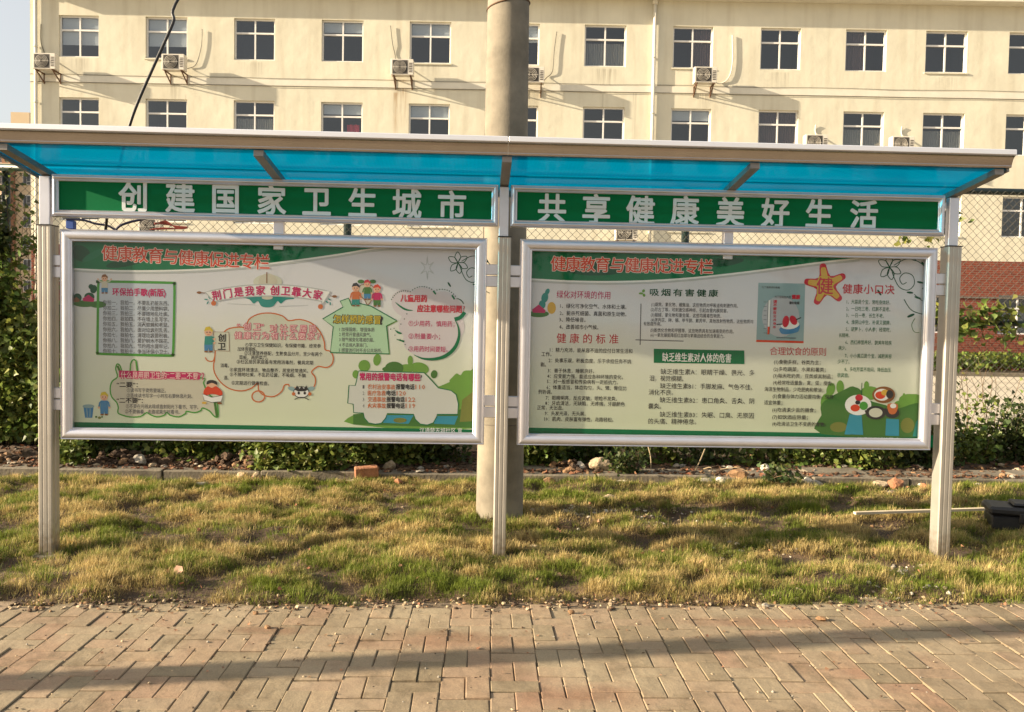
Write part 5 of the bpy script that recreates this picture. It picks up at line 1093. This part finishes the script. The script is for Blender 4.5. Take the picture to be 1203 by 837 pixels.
g = blobs(PR, [(976, 458, 5, 8, .3), (987, 455, 4.5, 8, 0), (972, 474, 8, 12, 0), (1018, 453, 3, 5, 0), (1022, 462, 12, 8, 0), (1068, 470, 12, 7, 0), (1074, 474, 13, 11, 0), (1058, 477, 8, 6, .3), (1062, 466, 1.8, 4, 0)], INK_LIM, 1)
g += [PR.poly(smooth2([(965, 488), (964, 478), (970, 470), (984, 462), (992, 458), (1002, 454), (1010, 460), (1020, 470), (1040, 476), (1055, 480), (1075, 474), (1086, 478), (1084, 513), (965, 510)], 3, True), INK_MID, 2), PR.ell(1003, 462, 9, 7, INK_MID, 3), PR.poly([(998, 487), (1012, 487), (1014, 511), (992, 510.5)], INK_WATER, 4), PR.poly([(1041, 492), (1056, 493), (1056, 512.5), (1040, 512)], INK_WATER, 4), PR.poly([(1076, 496), (1084, 486), (1084, 513), (1072, 513)], INK_TEAL, 4), PR.ell(985, 502, 10, 6, INK_OLV, 3), PR.ell(1066, 500, 8, 9, INK_OLV, 3), PR.stroke([(1012, 464), (1012.5, 450)], .9, INK_DGRN, 5)]
PR.emit('printed_bushes', g)
PR.emit('printed_bowls', [PR.ell(1008, 476, 15.5, 12, INK_WHT, 5, 26), PR.ell(1009, 467.5, 4.5, 4, INK_RED, 6), PR.ell(1014.5, 477, 5, 5, INK_GRN, 6), PR.ell(1004.5, 479.5, 5.5, 4.2, INK_ORED, 6), PR.ell(1007.5, 473, 3, 2.5, INK_BLK, 7),
    PR.ell(1038, 464, 13.5, 9.8, INK_BRN, 5, 26), PR.ell(1036, 464, 9, 7, INK_WHT, 6, 22), PR.ell(1034, 464.5, 6, 4.5, INK_ORED, 7), PR.ell(1039.5, 461.5, 4.5, 3.5, INK_GOLD, 7), PR.ell(1045, 463.5, 4.2, 5, INK_BLK, 8),
    PR.ell(1028.5, 485, 12, 8, INK_BLK, 8, 26), PR.ell(1028.5, 485, 8, 5.5, INK_BEIGE, 9, 22), PR.stroke([(1016, 484), (1019, 483)], 3, INK_BLK, 9), PR.stroke([(1038, 482), (1041, 481)], 3, INK_BLK, 9),
    PR.ell(1048, 485, 8.5, 6.5, INK_BLK, 8, 20), PR.poly(smooth2([(1042.5, 475), (1054, 475), (1053, 484), (1049, 487), (1044, 485)], 3, True), INK_ORG, 10), PR.ell(1049, 477, 3.6, 2.8, INK_WHT, 11)])
PR.emit('footer_text', [PR.text('汉通楚天城社区 宣', 1007, 1057, 516.5, 5.6, INK_WHT, 4, .01)])
PR.emit('printed_flower', flower(PR, 1045, 314, 1.0)+[PR.stroke(smooth2([(1062, 352), (1070, 364), (1082, 369), (1088, 369)]), 1, INK_DGRN, 2), PR.ell(1070, 371, 5, 1.6, INK_DGRN, 2, 8, rot=-.4), PR.stroke(smooth2([(1075, 374), (1071, 382), (1074, 390), (1080, 391)]), .7, INK_MID, 2)])

# --- header signs
SIGN = principled('sign_green', (0.0, 0.15, 0.048), rough=0.6, spec=.12, vary=0.04, vscale=1.5)
LETTER = principled('sign_letter_white', (0.70, 0.74, 0.74), rough=0.45)
for x0, x1, chars, cx in ((HL0, HL1, '创建国家卫生城市', [(157, 231.5), (211.7, 232.5), (265, 234), (319, 235.5), (372, 236.8), (426, 238.5), (478, 240), (531, 242)]), (HR0, HR1, '共享健康美好生活', [(648.5, 245), (700.5, 246), (752.5, 247.5), (804.5, 248), (858, 249.5), (911, 250.5), (962.5, 251.5), (1015, 252.5)])):
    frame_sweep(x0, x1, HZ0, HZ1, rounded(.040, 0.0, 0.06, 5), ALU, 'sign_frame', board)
    mb = MB(); mb.box(x0+.03, x1-.03, D+.022, D+.034, HZ0+.03, HZ1-.03, SIGN); sp = mb.build('sign_panel', board)
    for ch, (px, py) in zip(chars, cx):
        c_ = bp(px, py, .02); vs, fs = text_geo(ch, .026, 3); s_ = 0.184
        # raised letter 3 mm thick
        bm = bmesh.new(); vv = [bm.verts.new((c_.x+(v[0]-.5)*s_*.96, D+.0185-v[2]*3, c_.z+(v[1]-.38)*s_)) for v in vs]
        for f in fs:
            try: bm.faces.new([vv[i] for i in f])
            except ValueError: pass
        r_ = bmesh.ops.extrude_face_region(bm, geom=bm.faces[:]); bmesh.ops.translate(bm, verts=[v for v in r_['geom'] if isinstance(v, bmesh.types.BMVert)], vec=(0, .003, 0))
        bmesh.ops.recalc_face_normals(bm, faces=bm.faces[:])
        me = bpy.data.meshes.new('character'); bm.to_mesh(me); bm.free(); me.materials.append(LETTER); link('character', me, sp)
# blue clamp on the left case corner
mb = MB(); mb.bbox(LX0+.03, LX0+.075, D+.02, D+.06, BZ1+.004, BZ1+.052, principled('blue_clamp', (.02, .07, .30), .5), .003); mb.build('junction_clip', board)

# ================================================================== ROCKS
def rock(px, py, wpx, label, col, hf=.65, name='rock', bright=1, zoff=None, cat='stone', jag=.25, grp='stones and rubble along the kerb'):
    p = on_ground(px, py, 0.10)
    if p.y > 8.08: p = on_plane(px, py, 8.08+random.uniform(-.12, .06))
    z = float(bedz(np.array([p.x]), np.array([p.y]))[0]) if p.y > 7.84 else (0.07 if p.y > 7.66 else float(soilz(np.array([p.x]), np.array([p.y]))[0]))
    r = wpx/FPX*p.y/2*1.12; root_loc = Vector((p.x, p.y, z))
    bm = bmesh.new(); bmesh.ops.create_icosphere(bm, subdivisions=3 if wpx > 9 else 2, radius=1); sd_ = random.uniform(0, 99)
    dirs = [Vector((random.gauss(0, 1), random.gauss(0, 1), random.gauss(0, 1))).normalized() for _ in range(10)]; cut = [random.uniform(.55, .95) for _ in dirs]
    for v in bm.verts:
        co = v.co.copy()
        for d_, c_ in zip(dirs, cut):
            e = co.dot(d_)
            if e > c_: co -= d_*(e-c_)
        co *= 1+jag*.5*mnoise.noise(co*2.3+Vector((sd_, 0, 0)))+.06*mnoise.noise(co*7+Vector((sd_, 1, 0)))
        v.co = Vector((co.x*r*1.12, co.y*r*.8, co.z*r*hf+r*hf*.55))
    me = bpy.data.meshes.new(name); bm.to_mesh(me); bm.free(); me.materials.append(col); me.materials[0] = col
    me.transform(Matrix.Rotation(random.uniform(-.4, .4), 4, 'Z'))
    o = link(name, me, None, loc=root_loc); return tag(o, label, cat, grp)
RK_T = principled('tan_stone', (.40, .31, .20), .92, vary=.3, vscale=9, bump=.8, bscale=35); RK_G = principled('grey_stone', (.30, .27, .22), .92, vary=.3, vscale=9, bump=.8, bscale=35); RK_B = principled('brown_stone', (.24, .14, .07), .92, vary=.3, vscale=9, bump=.8, bscale=35); RK_O = principled('orange_brick_rubble', (.36, .16, .08), .92, vary=.25, vscale=12, bump=.8, bscale=50); RK_W = principled('whitish_stone', (.58, .52, .42), .9, vary=.2, vscale=9, bump=.6, bscale=35)
rocks = [(164, 533, 17, 'flat mossy grey slab tilted up in the dirt under the left case', RK_G, .8), (284, 552, 12, 'pinkish tan stone on the kerb below the dark soil mound', RK_T, .8), (301, 552, 12, 'pale angular stone touching the ivy under the left case', RK_T, .9),
 (412, 553, 16, 'low grey stone left of the broken orange brick', RK_G, .5), (457, 546, 13, 'upright greyish pink stone left of the concrete pole', RK_T, 1.1), (468, 557, 9, 'small reddish stone at the foot of the upright pink stone', RK_O, .8),
 (681, 548, 13, 'blocky cream stone just right of the pole, left of a rounded pair', RK_W, 1.0), (689, 556, 8, 'small tan chip in front of the blocky cream stone', RK_T, .8), (705, 546, 22, 'largest rounded tan rock behind the right case bottom edge', RK_T, .8),
 (729, 558, 14, 'white splintered stone right of the largest rounded rock', RK_W, .7), (645, 558, 12, 'dark brown clod on the kerb near the pole', RK_B, .8), (829, 560, 16, 'flat grey green stone between two dry twigs', RK_G, .45), (846, 560, 12, 'light pointed stone beside the flat grey green one', RK_W, .9),
 (867, 557, 18, 'squarish golden brown rock lit on its top', RK_B, .8), (857, 546, 8, 'tiny white block up on the soil behind the golden brown rock', RK_W, .9), (899, 545, 11, 'small white square stone high on the bed below the food list', RK_W, .9),
 (948, 560, 12, 'cream stone, left of a touching grey one', RK_W, .9), (959, 562, 14, 'mottled grey stone touching the cream one', RK_G, .9), (988, 561, 11, 'yellow lichen covered lump on the bed', principled('yellow_lichen_stone', (.50, .42, .10), .9, vary=.3, vscale=10), .7),
 (1034, 560, 19, 'flat pale tan slab left of the orange brick lump', RK_T, .5), (1053, 561, 17, 'round orange brick lump near the right post', RK_O, 1.0), (1047, 571, 10, 'dark grey chip below the orange brick lump', RK_G, .7), (1082, 560, 8, 'small white pebble right of the orange brick lump', RK_W, .8), (1085, 567, 9, 'reddish brick chip beside the right post', RK_O, .9),
 (1148, 566, 9, 'white crumbled stone right of the right post', RK_W, .7), (112, 549, 11, 'dull brown stone near the little bush by the left post', RK_B, .6), (238, 556, 13, 'flat grey stone lying on the kerb under the song box', RK_G, .4), (20, 549, 12, 'reddish brown lump at the far left behind the kerb', RK_B, .7), (35, 553, 10, 'greyish stone on the kerb left of the left post', RK_G, .6),
 (715, 573, 16, 'tan stone half sunk in the grass before the kerb', RK_T, .6), (925, 553, 10, 'brown stone under the cooking list, left of the cream stone', RK_B, .7)]
for r_ in rocks: rock(*r_)
# broken orange brick
p = on_ground(431, 553, .1); mb = MB(); zz = float(bedz(np.array([p.x]), np.array([p.y]))[0])
mb.bbox(-.105, .10, -.05, .05, -.02, .075, RK_O, .01); b_ = mb.build('broken_brick', loc=(p.x, p.y, zz)); b_.rotation_euler = (.05, -.06, .18); tag(b_, 'broken orange brick lying on the kerb left of the concrete pole', 'brick')
# small rubble, clods and dry leaves: countless
def crumbs(name, n, region, size, mats, zf, kind='stuff', flat=.6):
    mb = MB(); base = bmesh.new(); bmesh.ops.create_icosphere(base, subdivisions=1, radius=1); bv = [v.co.copy() for v in base.verts]; base.verts.index_update(); bf = [tuple(v.index for v in f.verts) for f in base.faces]; base.free()
    for i in range(n):
        x_, y_ = region(); z_ = float(zf(np.array([x_]), np.array([y_]))[0]); s_ = size*random.uniform(.35, 1.5)**1.5; R_ = Matrix.Rotation(random.uniform(0, 6.28), 3, 'Z') @ Matrix.Rotation(random.uniform(-.5, .5), 3, 'X')
        q_ = Vector((random.uniform(.7, 1.4), random.uniform(.6, 1.1), flat*random.uniform(.6, 1.3)))
        mb.add([R_ @ Vector((v.x*q_.x*s_*random.uniform(.75, 1.2), v.y*q_.y*s_*random.uniform(.75, 1.2), v.z*q_.z*s_*random.uniform(.8, 1.2)))+Vector((x_, y_, z_+s_*.2)) for v in bv], bf, random.choice(mats))
    return tag(mb.build(name), kind=kind)
CLOD = principled('soil_clod', (.075, .045, .026), .97, vary=.35, vscale=15, bump=.8, bscale=60)
crumbs('rubble', 1900, lambda: (random.uniform(-5.2, 5.8), random.triangular(7.70, 8.8, 7.95)), .022, [CLOD]*9+[RK_B, RK_B, RK_T, RK_G], lambda x, y: np.where(y < 7.86, .078, bedz(x, y)))
def mounds():
    c = random.choice([(-3.3, 8.15, .5), (-2.2, 8.1, .45), (-1.9, 8.05, .3), (-2.9, 8.2, .3), (.85, 8.0, .25), (-4.6, 8.1, .3)]); return random.gauss(c[0], c[2]*.45), min(8.6, max(7.86, random.gauss(c[1], .10)))
def moundz(x, y):
    z = bedz(x, y)
    for c in [(-3.3, 8.15, .5), (-2.2, 8.1, .45), (.85, 8.0, .25)]: z = z+.10*np.exp(-((x-c[0])/(c[2]*.5))**2-((y-c[1])/.14)**2)*rng.random()
    return z
crumbs('soil_mound', 900, mounds, .028, [CLOD, CLOD, RK_B], moundz)
def gravel_region():
    c = random.choice([(1.35, 6.05, .28, .10), (.8, 6.3, .25, .12), (1.0, 6.45, .4, .1), (2.35, 4.62, .18, .1), (2.6, 5.0, .12, .08), (1.75, 5.4, .2, .15)]); return random.gauss(c[0], c[2]), max(4.5, random.gauss(c[1], c[3]))
crumbs('gravel', 420, gravel_region, .011, [RK_W, RK_G, RK_W, RK_T], soilz)
crumbs('edge_dirt', 1500, lambda: (lambda x_: (x_, Y_EDGE(x_)+random.triangular(-.11, .16, .03)))(random.uniform(-3.1, 3.4)), .0075, [CLOD, CLOD, RK_T, RK_B, TWIG], lambda x, y: np.maximum(soilz(x, y), 0.0))
crumbs('paving_crumbs', 380, lambda: (random.uniform(-2.9, 3.2), random.uniform(3.0, 4.3)), .0042, [CLOD, RK_T, RK_G], lambda x, y: x*0+.001)
crumbs('lawn_crumbs', 700, lambda: (random.uniform(-3.6, 4.2), random.uniform(4.5, 7.6)), .010, [CLOD, RK_B, CLOD, RK_T], soilz)
# larger dead leaves and stones in the lawn
def dead_leaf(px, py, s_, label, z=0.05):
    p = on_ground(px, py, z); P_ = np.array([[p.x, p.y, p.z+.01]]); o = leaves_at(P_-np.array([[p.x, p.y, 0]]), s_, DRYL2, 'dead_leaf', None, wc=False, normal_bias=np.array([0, -3, 2.5])); o.location = (p.x, p.y, 0); tag(o, label, 'leaf', 'dead leaves on the grass')
DRYL2 = principled('pale_dead_leaf', (.42, .25, .16), .8, vary=.2, vscale=20)
dead_leaf(208, 674, .085, 'large curled pale brown leaf on the bare soil right of the left post'); dead_leaf(932, 690, .05, 'small grey pink dead leaf on the grass near the paving', .04); dead_leaf(444, 604, .05, 'dry leaf on the lawn below the van drawing', .05)
for a in ((628, 641, 11, 'pale stone in the lawn right of the middle post', RK_T, .4), (664, 606, 12, 'bluish grey stone chip in the gravel patch right of the pole', RK_G, .5), (822, 605, 10, 'light chip of stone in the gravel on the lawn', RK_W, .5), (300, 717, 7, 'dark pebble on the paving by the lawn edge', RK_B, .7), (671, 716, 9, 'grey brown stone on the paving edge just right of the middle', RK_B, .8), (314, 734, 8, 'dark clod lying on the paving under the left case', RK_B, .8), (965, 724, 12, 'dry clod of earth on the reddish pavers', RK_B, .5), (900, 708, 10, 'pair of flat grey stones on the lawn edge', RK_G, .5)):
    px, py = a[0], a[1]; p = on_ground(px, py, .02)
    o = rock(*a, grp='loose stones on lawn and paving'); o.location.x, o.location.y = p.x, p.y; o.location.z = max(0.0, float(soilz(np.array([p.x]), np.array([p.y]))[0])) if p.y > 4.35 else 0.0
    k_ = a[2]/FPX*p.y/2/(max(o.dimensions.x, .01)/2) ; o.scale = (k_, k_, k_)
# ================================================================== PLANTS
def plant(px0, px1, h0, h1, Y, n, size, mat, label, cat='plant', name='ivy_plant', sprigs=8, dens=None, thick=.22, grp=None):
    """a clump between two photo columns: a sloping volume of leaves carried on stems"""
    x0 = on_plane(px0, 540, Y).x; x1 = on_plane(px1, 540, Y).x; cx = (x0+x1)/2; w = (x1-x0)/2
    root = empty(name, (cx, Y, 0.08), label, cat, grp); r = rng
    S = MB(); pts = []
    for k in range(sprigs):
        bx = r.uniform(-.7, .7)*w; tx = bx+r.uniform(-.45, .45)*w; tz = r.uniform(.5, 1)*(h1-h0)+h0; ty = r.uniform(-thick, thick*.5)
        c = [Vector((bx, r.uniform(-.05, .1), 0)), Vector((bx*.7+tx*.3+r.normal()*.03, ty*.3, (tz)*.4)), Vector((tx+r.normal()*.03, ty*.8, tz*.75)), Vector((tx+r.normal()*.05, ty, tz))]
        sp_ = spline(c, 5); S.tube(sp_, .0045, STEM, 5, taper=.002); pts += sp_
    A = np.array([tuple(p) for p in pts]); idx = r.integers(0, len(A), n); sp_w = min(.10, w*.35)
    Pq = A[idx]+r.normal(size=(n, 3))*np.array([sp_w, .05, sp_w*.8]); Pq[:, 2] = np.clip(Pq[:, 2], .01, None); Pq[:, 2] = np.where(Pq[:, 2] < h0, h0+r.random(n)*(h1-h0)*.3, Pq[:, 2])
    S.build('stem', root, False); leaves_at(Pq, size, mat, 'foliage', root, wc=False)
    return root
# dense creeper on the fence at the far left
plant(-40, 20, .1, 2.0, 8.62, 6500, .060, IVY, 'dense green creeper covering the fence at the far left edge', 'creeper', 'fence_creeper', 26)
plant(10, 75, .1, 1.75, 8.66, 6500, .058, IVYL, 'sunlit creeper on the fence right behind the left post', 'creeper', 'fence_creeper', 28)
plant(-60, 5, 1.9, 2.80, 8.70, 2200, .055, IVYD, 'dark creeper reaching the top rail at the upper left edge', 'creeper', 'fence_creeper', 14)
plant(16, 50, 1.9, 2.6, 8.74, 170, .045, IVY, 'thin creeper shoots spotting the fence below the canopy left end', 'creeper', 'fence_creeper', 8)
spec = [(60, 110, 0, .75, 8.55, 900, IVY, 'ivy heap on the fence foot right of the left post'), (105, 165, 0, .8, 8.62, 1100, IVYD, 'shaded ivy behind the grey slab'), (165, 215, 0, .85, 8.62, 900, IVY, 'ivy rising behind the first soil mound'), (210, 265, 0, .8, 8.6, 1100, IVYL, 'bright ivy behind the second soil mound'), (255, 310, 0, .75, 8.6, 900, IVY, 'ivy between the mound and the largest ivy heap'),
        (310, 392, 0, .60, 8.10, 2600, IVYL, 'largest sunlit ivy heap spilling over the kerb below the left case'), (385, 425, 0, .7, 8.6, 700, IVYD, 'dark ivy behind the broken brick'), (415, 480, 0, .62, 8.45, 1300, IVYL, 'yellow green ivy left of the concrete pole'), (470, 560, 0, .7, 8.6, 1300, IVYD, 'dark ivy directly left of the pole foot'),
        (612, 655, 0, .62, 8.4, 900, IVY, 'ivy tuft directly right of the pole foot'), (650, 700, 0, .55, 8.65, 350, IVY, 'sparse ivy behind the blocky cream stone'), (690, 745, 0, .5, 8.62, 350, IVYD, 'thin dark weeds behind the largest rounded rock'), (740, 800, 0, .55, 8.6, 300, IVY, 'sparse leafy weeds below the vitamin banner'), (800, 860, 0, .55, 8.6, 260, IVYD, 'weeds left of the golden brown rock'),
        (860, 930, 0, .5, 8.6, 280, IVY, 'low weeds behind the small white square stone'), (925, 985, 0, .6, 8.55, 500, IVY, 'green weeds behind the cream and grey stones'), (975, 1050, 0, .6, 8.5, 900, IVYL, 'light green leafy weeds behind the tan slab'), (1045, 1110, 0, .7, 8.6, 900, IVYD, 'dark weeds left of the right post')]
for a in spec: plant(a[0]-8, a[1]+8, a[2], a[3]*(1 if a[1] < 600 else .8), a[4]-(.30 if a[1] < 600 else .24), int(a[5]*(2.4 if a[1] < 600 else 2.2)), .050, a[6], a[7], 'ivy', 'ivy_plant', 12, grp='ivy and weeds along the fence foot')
plant(72, 102, 0, .30, 7.95, 420, .045, IVY, 'little bush growing at the kerb beside the left post', 'bush', 'small_bush', 8)
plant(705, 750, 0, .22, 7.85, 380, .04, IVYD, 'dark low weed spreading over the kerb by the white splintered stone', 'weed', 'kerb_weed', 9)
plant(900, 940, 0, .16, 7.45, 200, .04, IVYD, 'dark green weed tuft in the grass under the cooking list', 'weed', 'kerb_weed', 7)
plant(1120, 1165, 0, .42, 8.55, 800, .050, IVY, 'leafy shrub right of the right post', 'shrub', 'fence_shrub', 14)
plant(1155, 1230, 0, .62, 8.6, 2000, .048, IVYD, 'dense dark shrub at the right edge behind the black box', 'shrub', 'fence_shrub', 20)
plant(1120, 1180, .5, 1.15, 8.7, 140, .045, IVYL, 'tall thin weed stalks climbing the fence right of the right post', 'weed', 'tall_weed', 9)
# creeper on the middle rail, right
def rail_creeper():
    root = empty('rail_creeper', (4.95, YF-.06, zm+.10), 'five lobed creeper hanging along the middle fence rail at the right', 'creeper'); S = MB(); pts = []
    for k in range(9):
        x_ = -.35+k*.1; c = [Vector((x_, 0, .02)), Vector((x_+.05, -.03, -.05-.04*random.random())), Vector((x_+.12, -.02, -.10-.12*random.random())), Vector((x_+.18, -.03, -.12-.22*random.random()))]; q_ = spline(c, 4); S.tube(q_, .004, STEM, 5); pts += q_
    q_ = spline([Vector((-.45, 0, .1)), Vector((-.1, -.02, .05)), Vector((.3, -.02, .03)), Vector((.75, 0, .05))], 8); S.tube(q_, .005, STEM, 5); pts += q_*2
    A = np.array([tuple(p) for p in pts]); n = 330; Pq = A[rng.integers(0, len(A), n)]+rng.normal(size=(n, 3))*np.array([.05, .03, .05])
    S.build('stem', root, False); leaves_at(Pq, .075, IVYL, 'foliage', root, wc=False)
rail_creeper()
for px, py, lab in ((1127, 257, 'single creeper leaf caught on the fence right of the header sign'), (1062, 284, 'few creeper leaves on the fence above the right case corner'), (1098, 284, 'leaf cluster on the fence at the right end of the gap above the right case')):
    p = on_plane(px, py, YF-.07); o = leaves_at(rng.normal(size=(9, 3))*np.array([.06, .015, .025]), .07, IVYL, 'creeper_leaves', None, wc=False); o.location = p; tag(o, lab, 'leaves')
n_ = 2600; lx_ = rng.uniform(-5.3, 5.9, n_); ly_ = 7.72+rng.random(n_)**1.6*1.0
tag(leaves_at(np.stack([lx_, ly_, np.where(ly_ < 7.86, .082, bedz(lx_, ly_)+.012)], 1), .042, leaf_mat('leaf_litter', (.17, .095, .05), .85, .15), 'leaf_litter', None, normal_bias=np.array([0, 0, 2.5])), kind='stuff')
n_ = 650; lx_ = rng.uniform(-3.8, 4.6, n_); ly_ = rng.uniform(4.36, 7.6, n_)
tag(leaves_at(np.stack([lx_, ly_, soilz(lx_, ly_)+.02+.012*rng.random(n_)], 1), .022, leaf_mat('lawn_litter', (.26, .16, .09), .85, .15), 'lawn_litter', None, normal_bias=np.array([0, 0, 1.5])), kind='stuff')
n_ = 260; lx_ = rng.uniform(-3.0, 3.3, n_); ly_ = Y_EDGE(lx_)-rng.random(n_)**2.2*.9
tag(leaves_at(np.stack([lx_, ly_, np.full(n_, .006)], 1), .016, leaf_mat('paving_litter', (.24, .16, .09), .85, .1), 'paving_litter', None, normal_bias=np.array([0, 0, 4])), kind='stuff')
# dry twigs on the bed
TW = [((760, 520), (764, 568), 'thin upright dry stalk below the vitamin list'), ((828, 528), (808, 570), 'slanted dry stalk crossing the bed'), ((741, 545), (756, 552), 'curved bleached twig by the splintered stone'), ((846, 563), (880, 574), 'bleached forked twig on the kerb'), ((826, 565), (837, 576), 'short bleached twig hanging over the kerb')]
for a, b, lab in TW:
    A_ = on_plane(*a, 8.1 if a[1] < 540 else 7.85); B_ = on_plane(*b, 7.8)
    if a[1] > 540: A_.z = max(A_.z, .11); B_.z = max(B_.z, .09)
    mid = (A_+B_)/2+Vector((.02, 0, .03)); mb = MB(); mb.tube(spline([A_, mid, B_]), .006, TWIG, 6, taper=.003); tag(mb.build('twig'), lab, 'twig')
# ================================================================== LITTLE THINGS ON THE LAWN
A_ = on_ground(1004, 603, .09); B_ = on_ground(1162, 598, .09)
mb = MB(); mb.beam(A_, B_+(B_-A_)*.12, .035, .018, principled('bleached_batten', (.62, .52, .36), .8, vary=.15, vscale=5)); tag(mb.build('wooden_batten'), 'long thin pale wooden batten lying in the grass behind the right post', 'batten')
p = on_ground(1190, 622, .02); bx = empty('black_case', (p.x+.03, p.y, .03), 'black moulded plastic case at the right edge on the grass', 'case', rz=-.35)
mb = MB(); mb.bbox(-.19, .20, -.13, .13, .0, .10, BLACKP, .012); mb.build('body', bx, False); mb = MB(); mb.bbox(-.21, .21, -.145, .14, .105, .165, BLACKP, .018); mb.build('lid', bx, False); mb = MB(); mb.bbox(-.02, .12, -.15, -.131, .06, .13, BLACKP, .006); mb.build('latch', bx, False)
mb = MB(); mb.bbox(-.05, .19, -.10, .10, .166, .19, BLACKP, .012); mb.build('lid_ridge', bx, False)

# unseen street lamp put in off left to throw the long thin paving shadow
lx = -7.2; ly = 3.36+0.168*(lx+1.80)
ly = 3.40+0.148*(lx+1.80)
lamp = empty('unseen_street_lamp', (lx, ly, 0), 'tall grey unseen street lamp put on the paving far left to cast its shadow band', 'street lamp')
mb = MB(); mb.tube([(lx, ly, -.02), (lx, ly, 6.5)], .105, ALU_D, 16, taper=.07); mb.build('pole', lamp, smooth=True); mb = MB(); mb.tube([(lx, ly, 0), (lx, ly, .35)], .12, ALU_D, 16); mb.build('base', lamp)
mb = MB(); mb.tube(spline([(lx, ly, 6.4), (lx, ly-.2, 6.9), (lx, ly-.9, 7.1)]), .035, ALU_D, 10); mb.build('arm', lamp); mb = MB(); mb.bbox(lx-.12, lx+.12, ly-1.4, ly-.85, 7.03, 7.13, ALU_D, .02); mb.build('lamp_head', lamp)
# trees across the street, behind the viewer: they are what the display glass mirrors
BARK = principled('bark', (.12, .09, .06), .95, vary=.3, vscale=6, bump=.8, bscale=20)
for i, (tx, ty, th, lab) in enumerate(((-4.5, -9, 6.5, 'leafy street tree behind the viewer, nearest of the row'), (2.2, -12, 7.5, 'tall street tree behind the viewer with a round crown'), (7.5, -10.5, 6.2, 'street tree behind the viewer to the right'))):
    tr = empty('street_tree', (tx, ty, 0), lab, 'tree', 'trees across the street')
    mb = MB(); mb.tube(spline([(0, 0, -.2), (.05, .03, th*.25), (-.05, 0, th*.45), (.05, 0, th*.8)]), .14, BARK, 10, taper=.05)
    for k in range(6):
        a = k*1.05; mb.tube(spline([(0, 0, th*(.3+.05*k)), (math.cos(a)*.6, math.sin(a)*.6, th*(.45+.05*k)), (math.cos(a)*1.3, math.sin(a)*1.3, th*(.55+.05*k))]), .05, BARK, 6, taper=.015)
    mb.build('trunk', tr, False)
    n = 5200; cc_ = rng.normal(size=(22, 3))*np.array([1.0, 1.0, .8])+np.array([0, 0, th*.68]); Pq = cc_[rng.integers(0, 22, n)]+rng.normal(size=(n, 3))*.36
    leaves_at(Pq, .14, TREEL, 'crown', tr, wc=False)
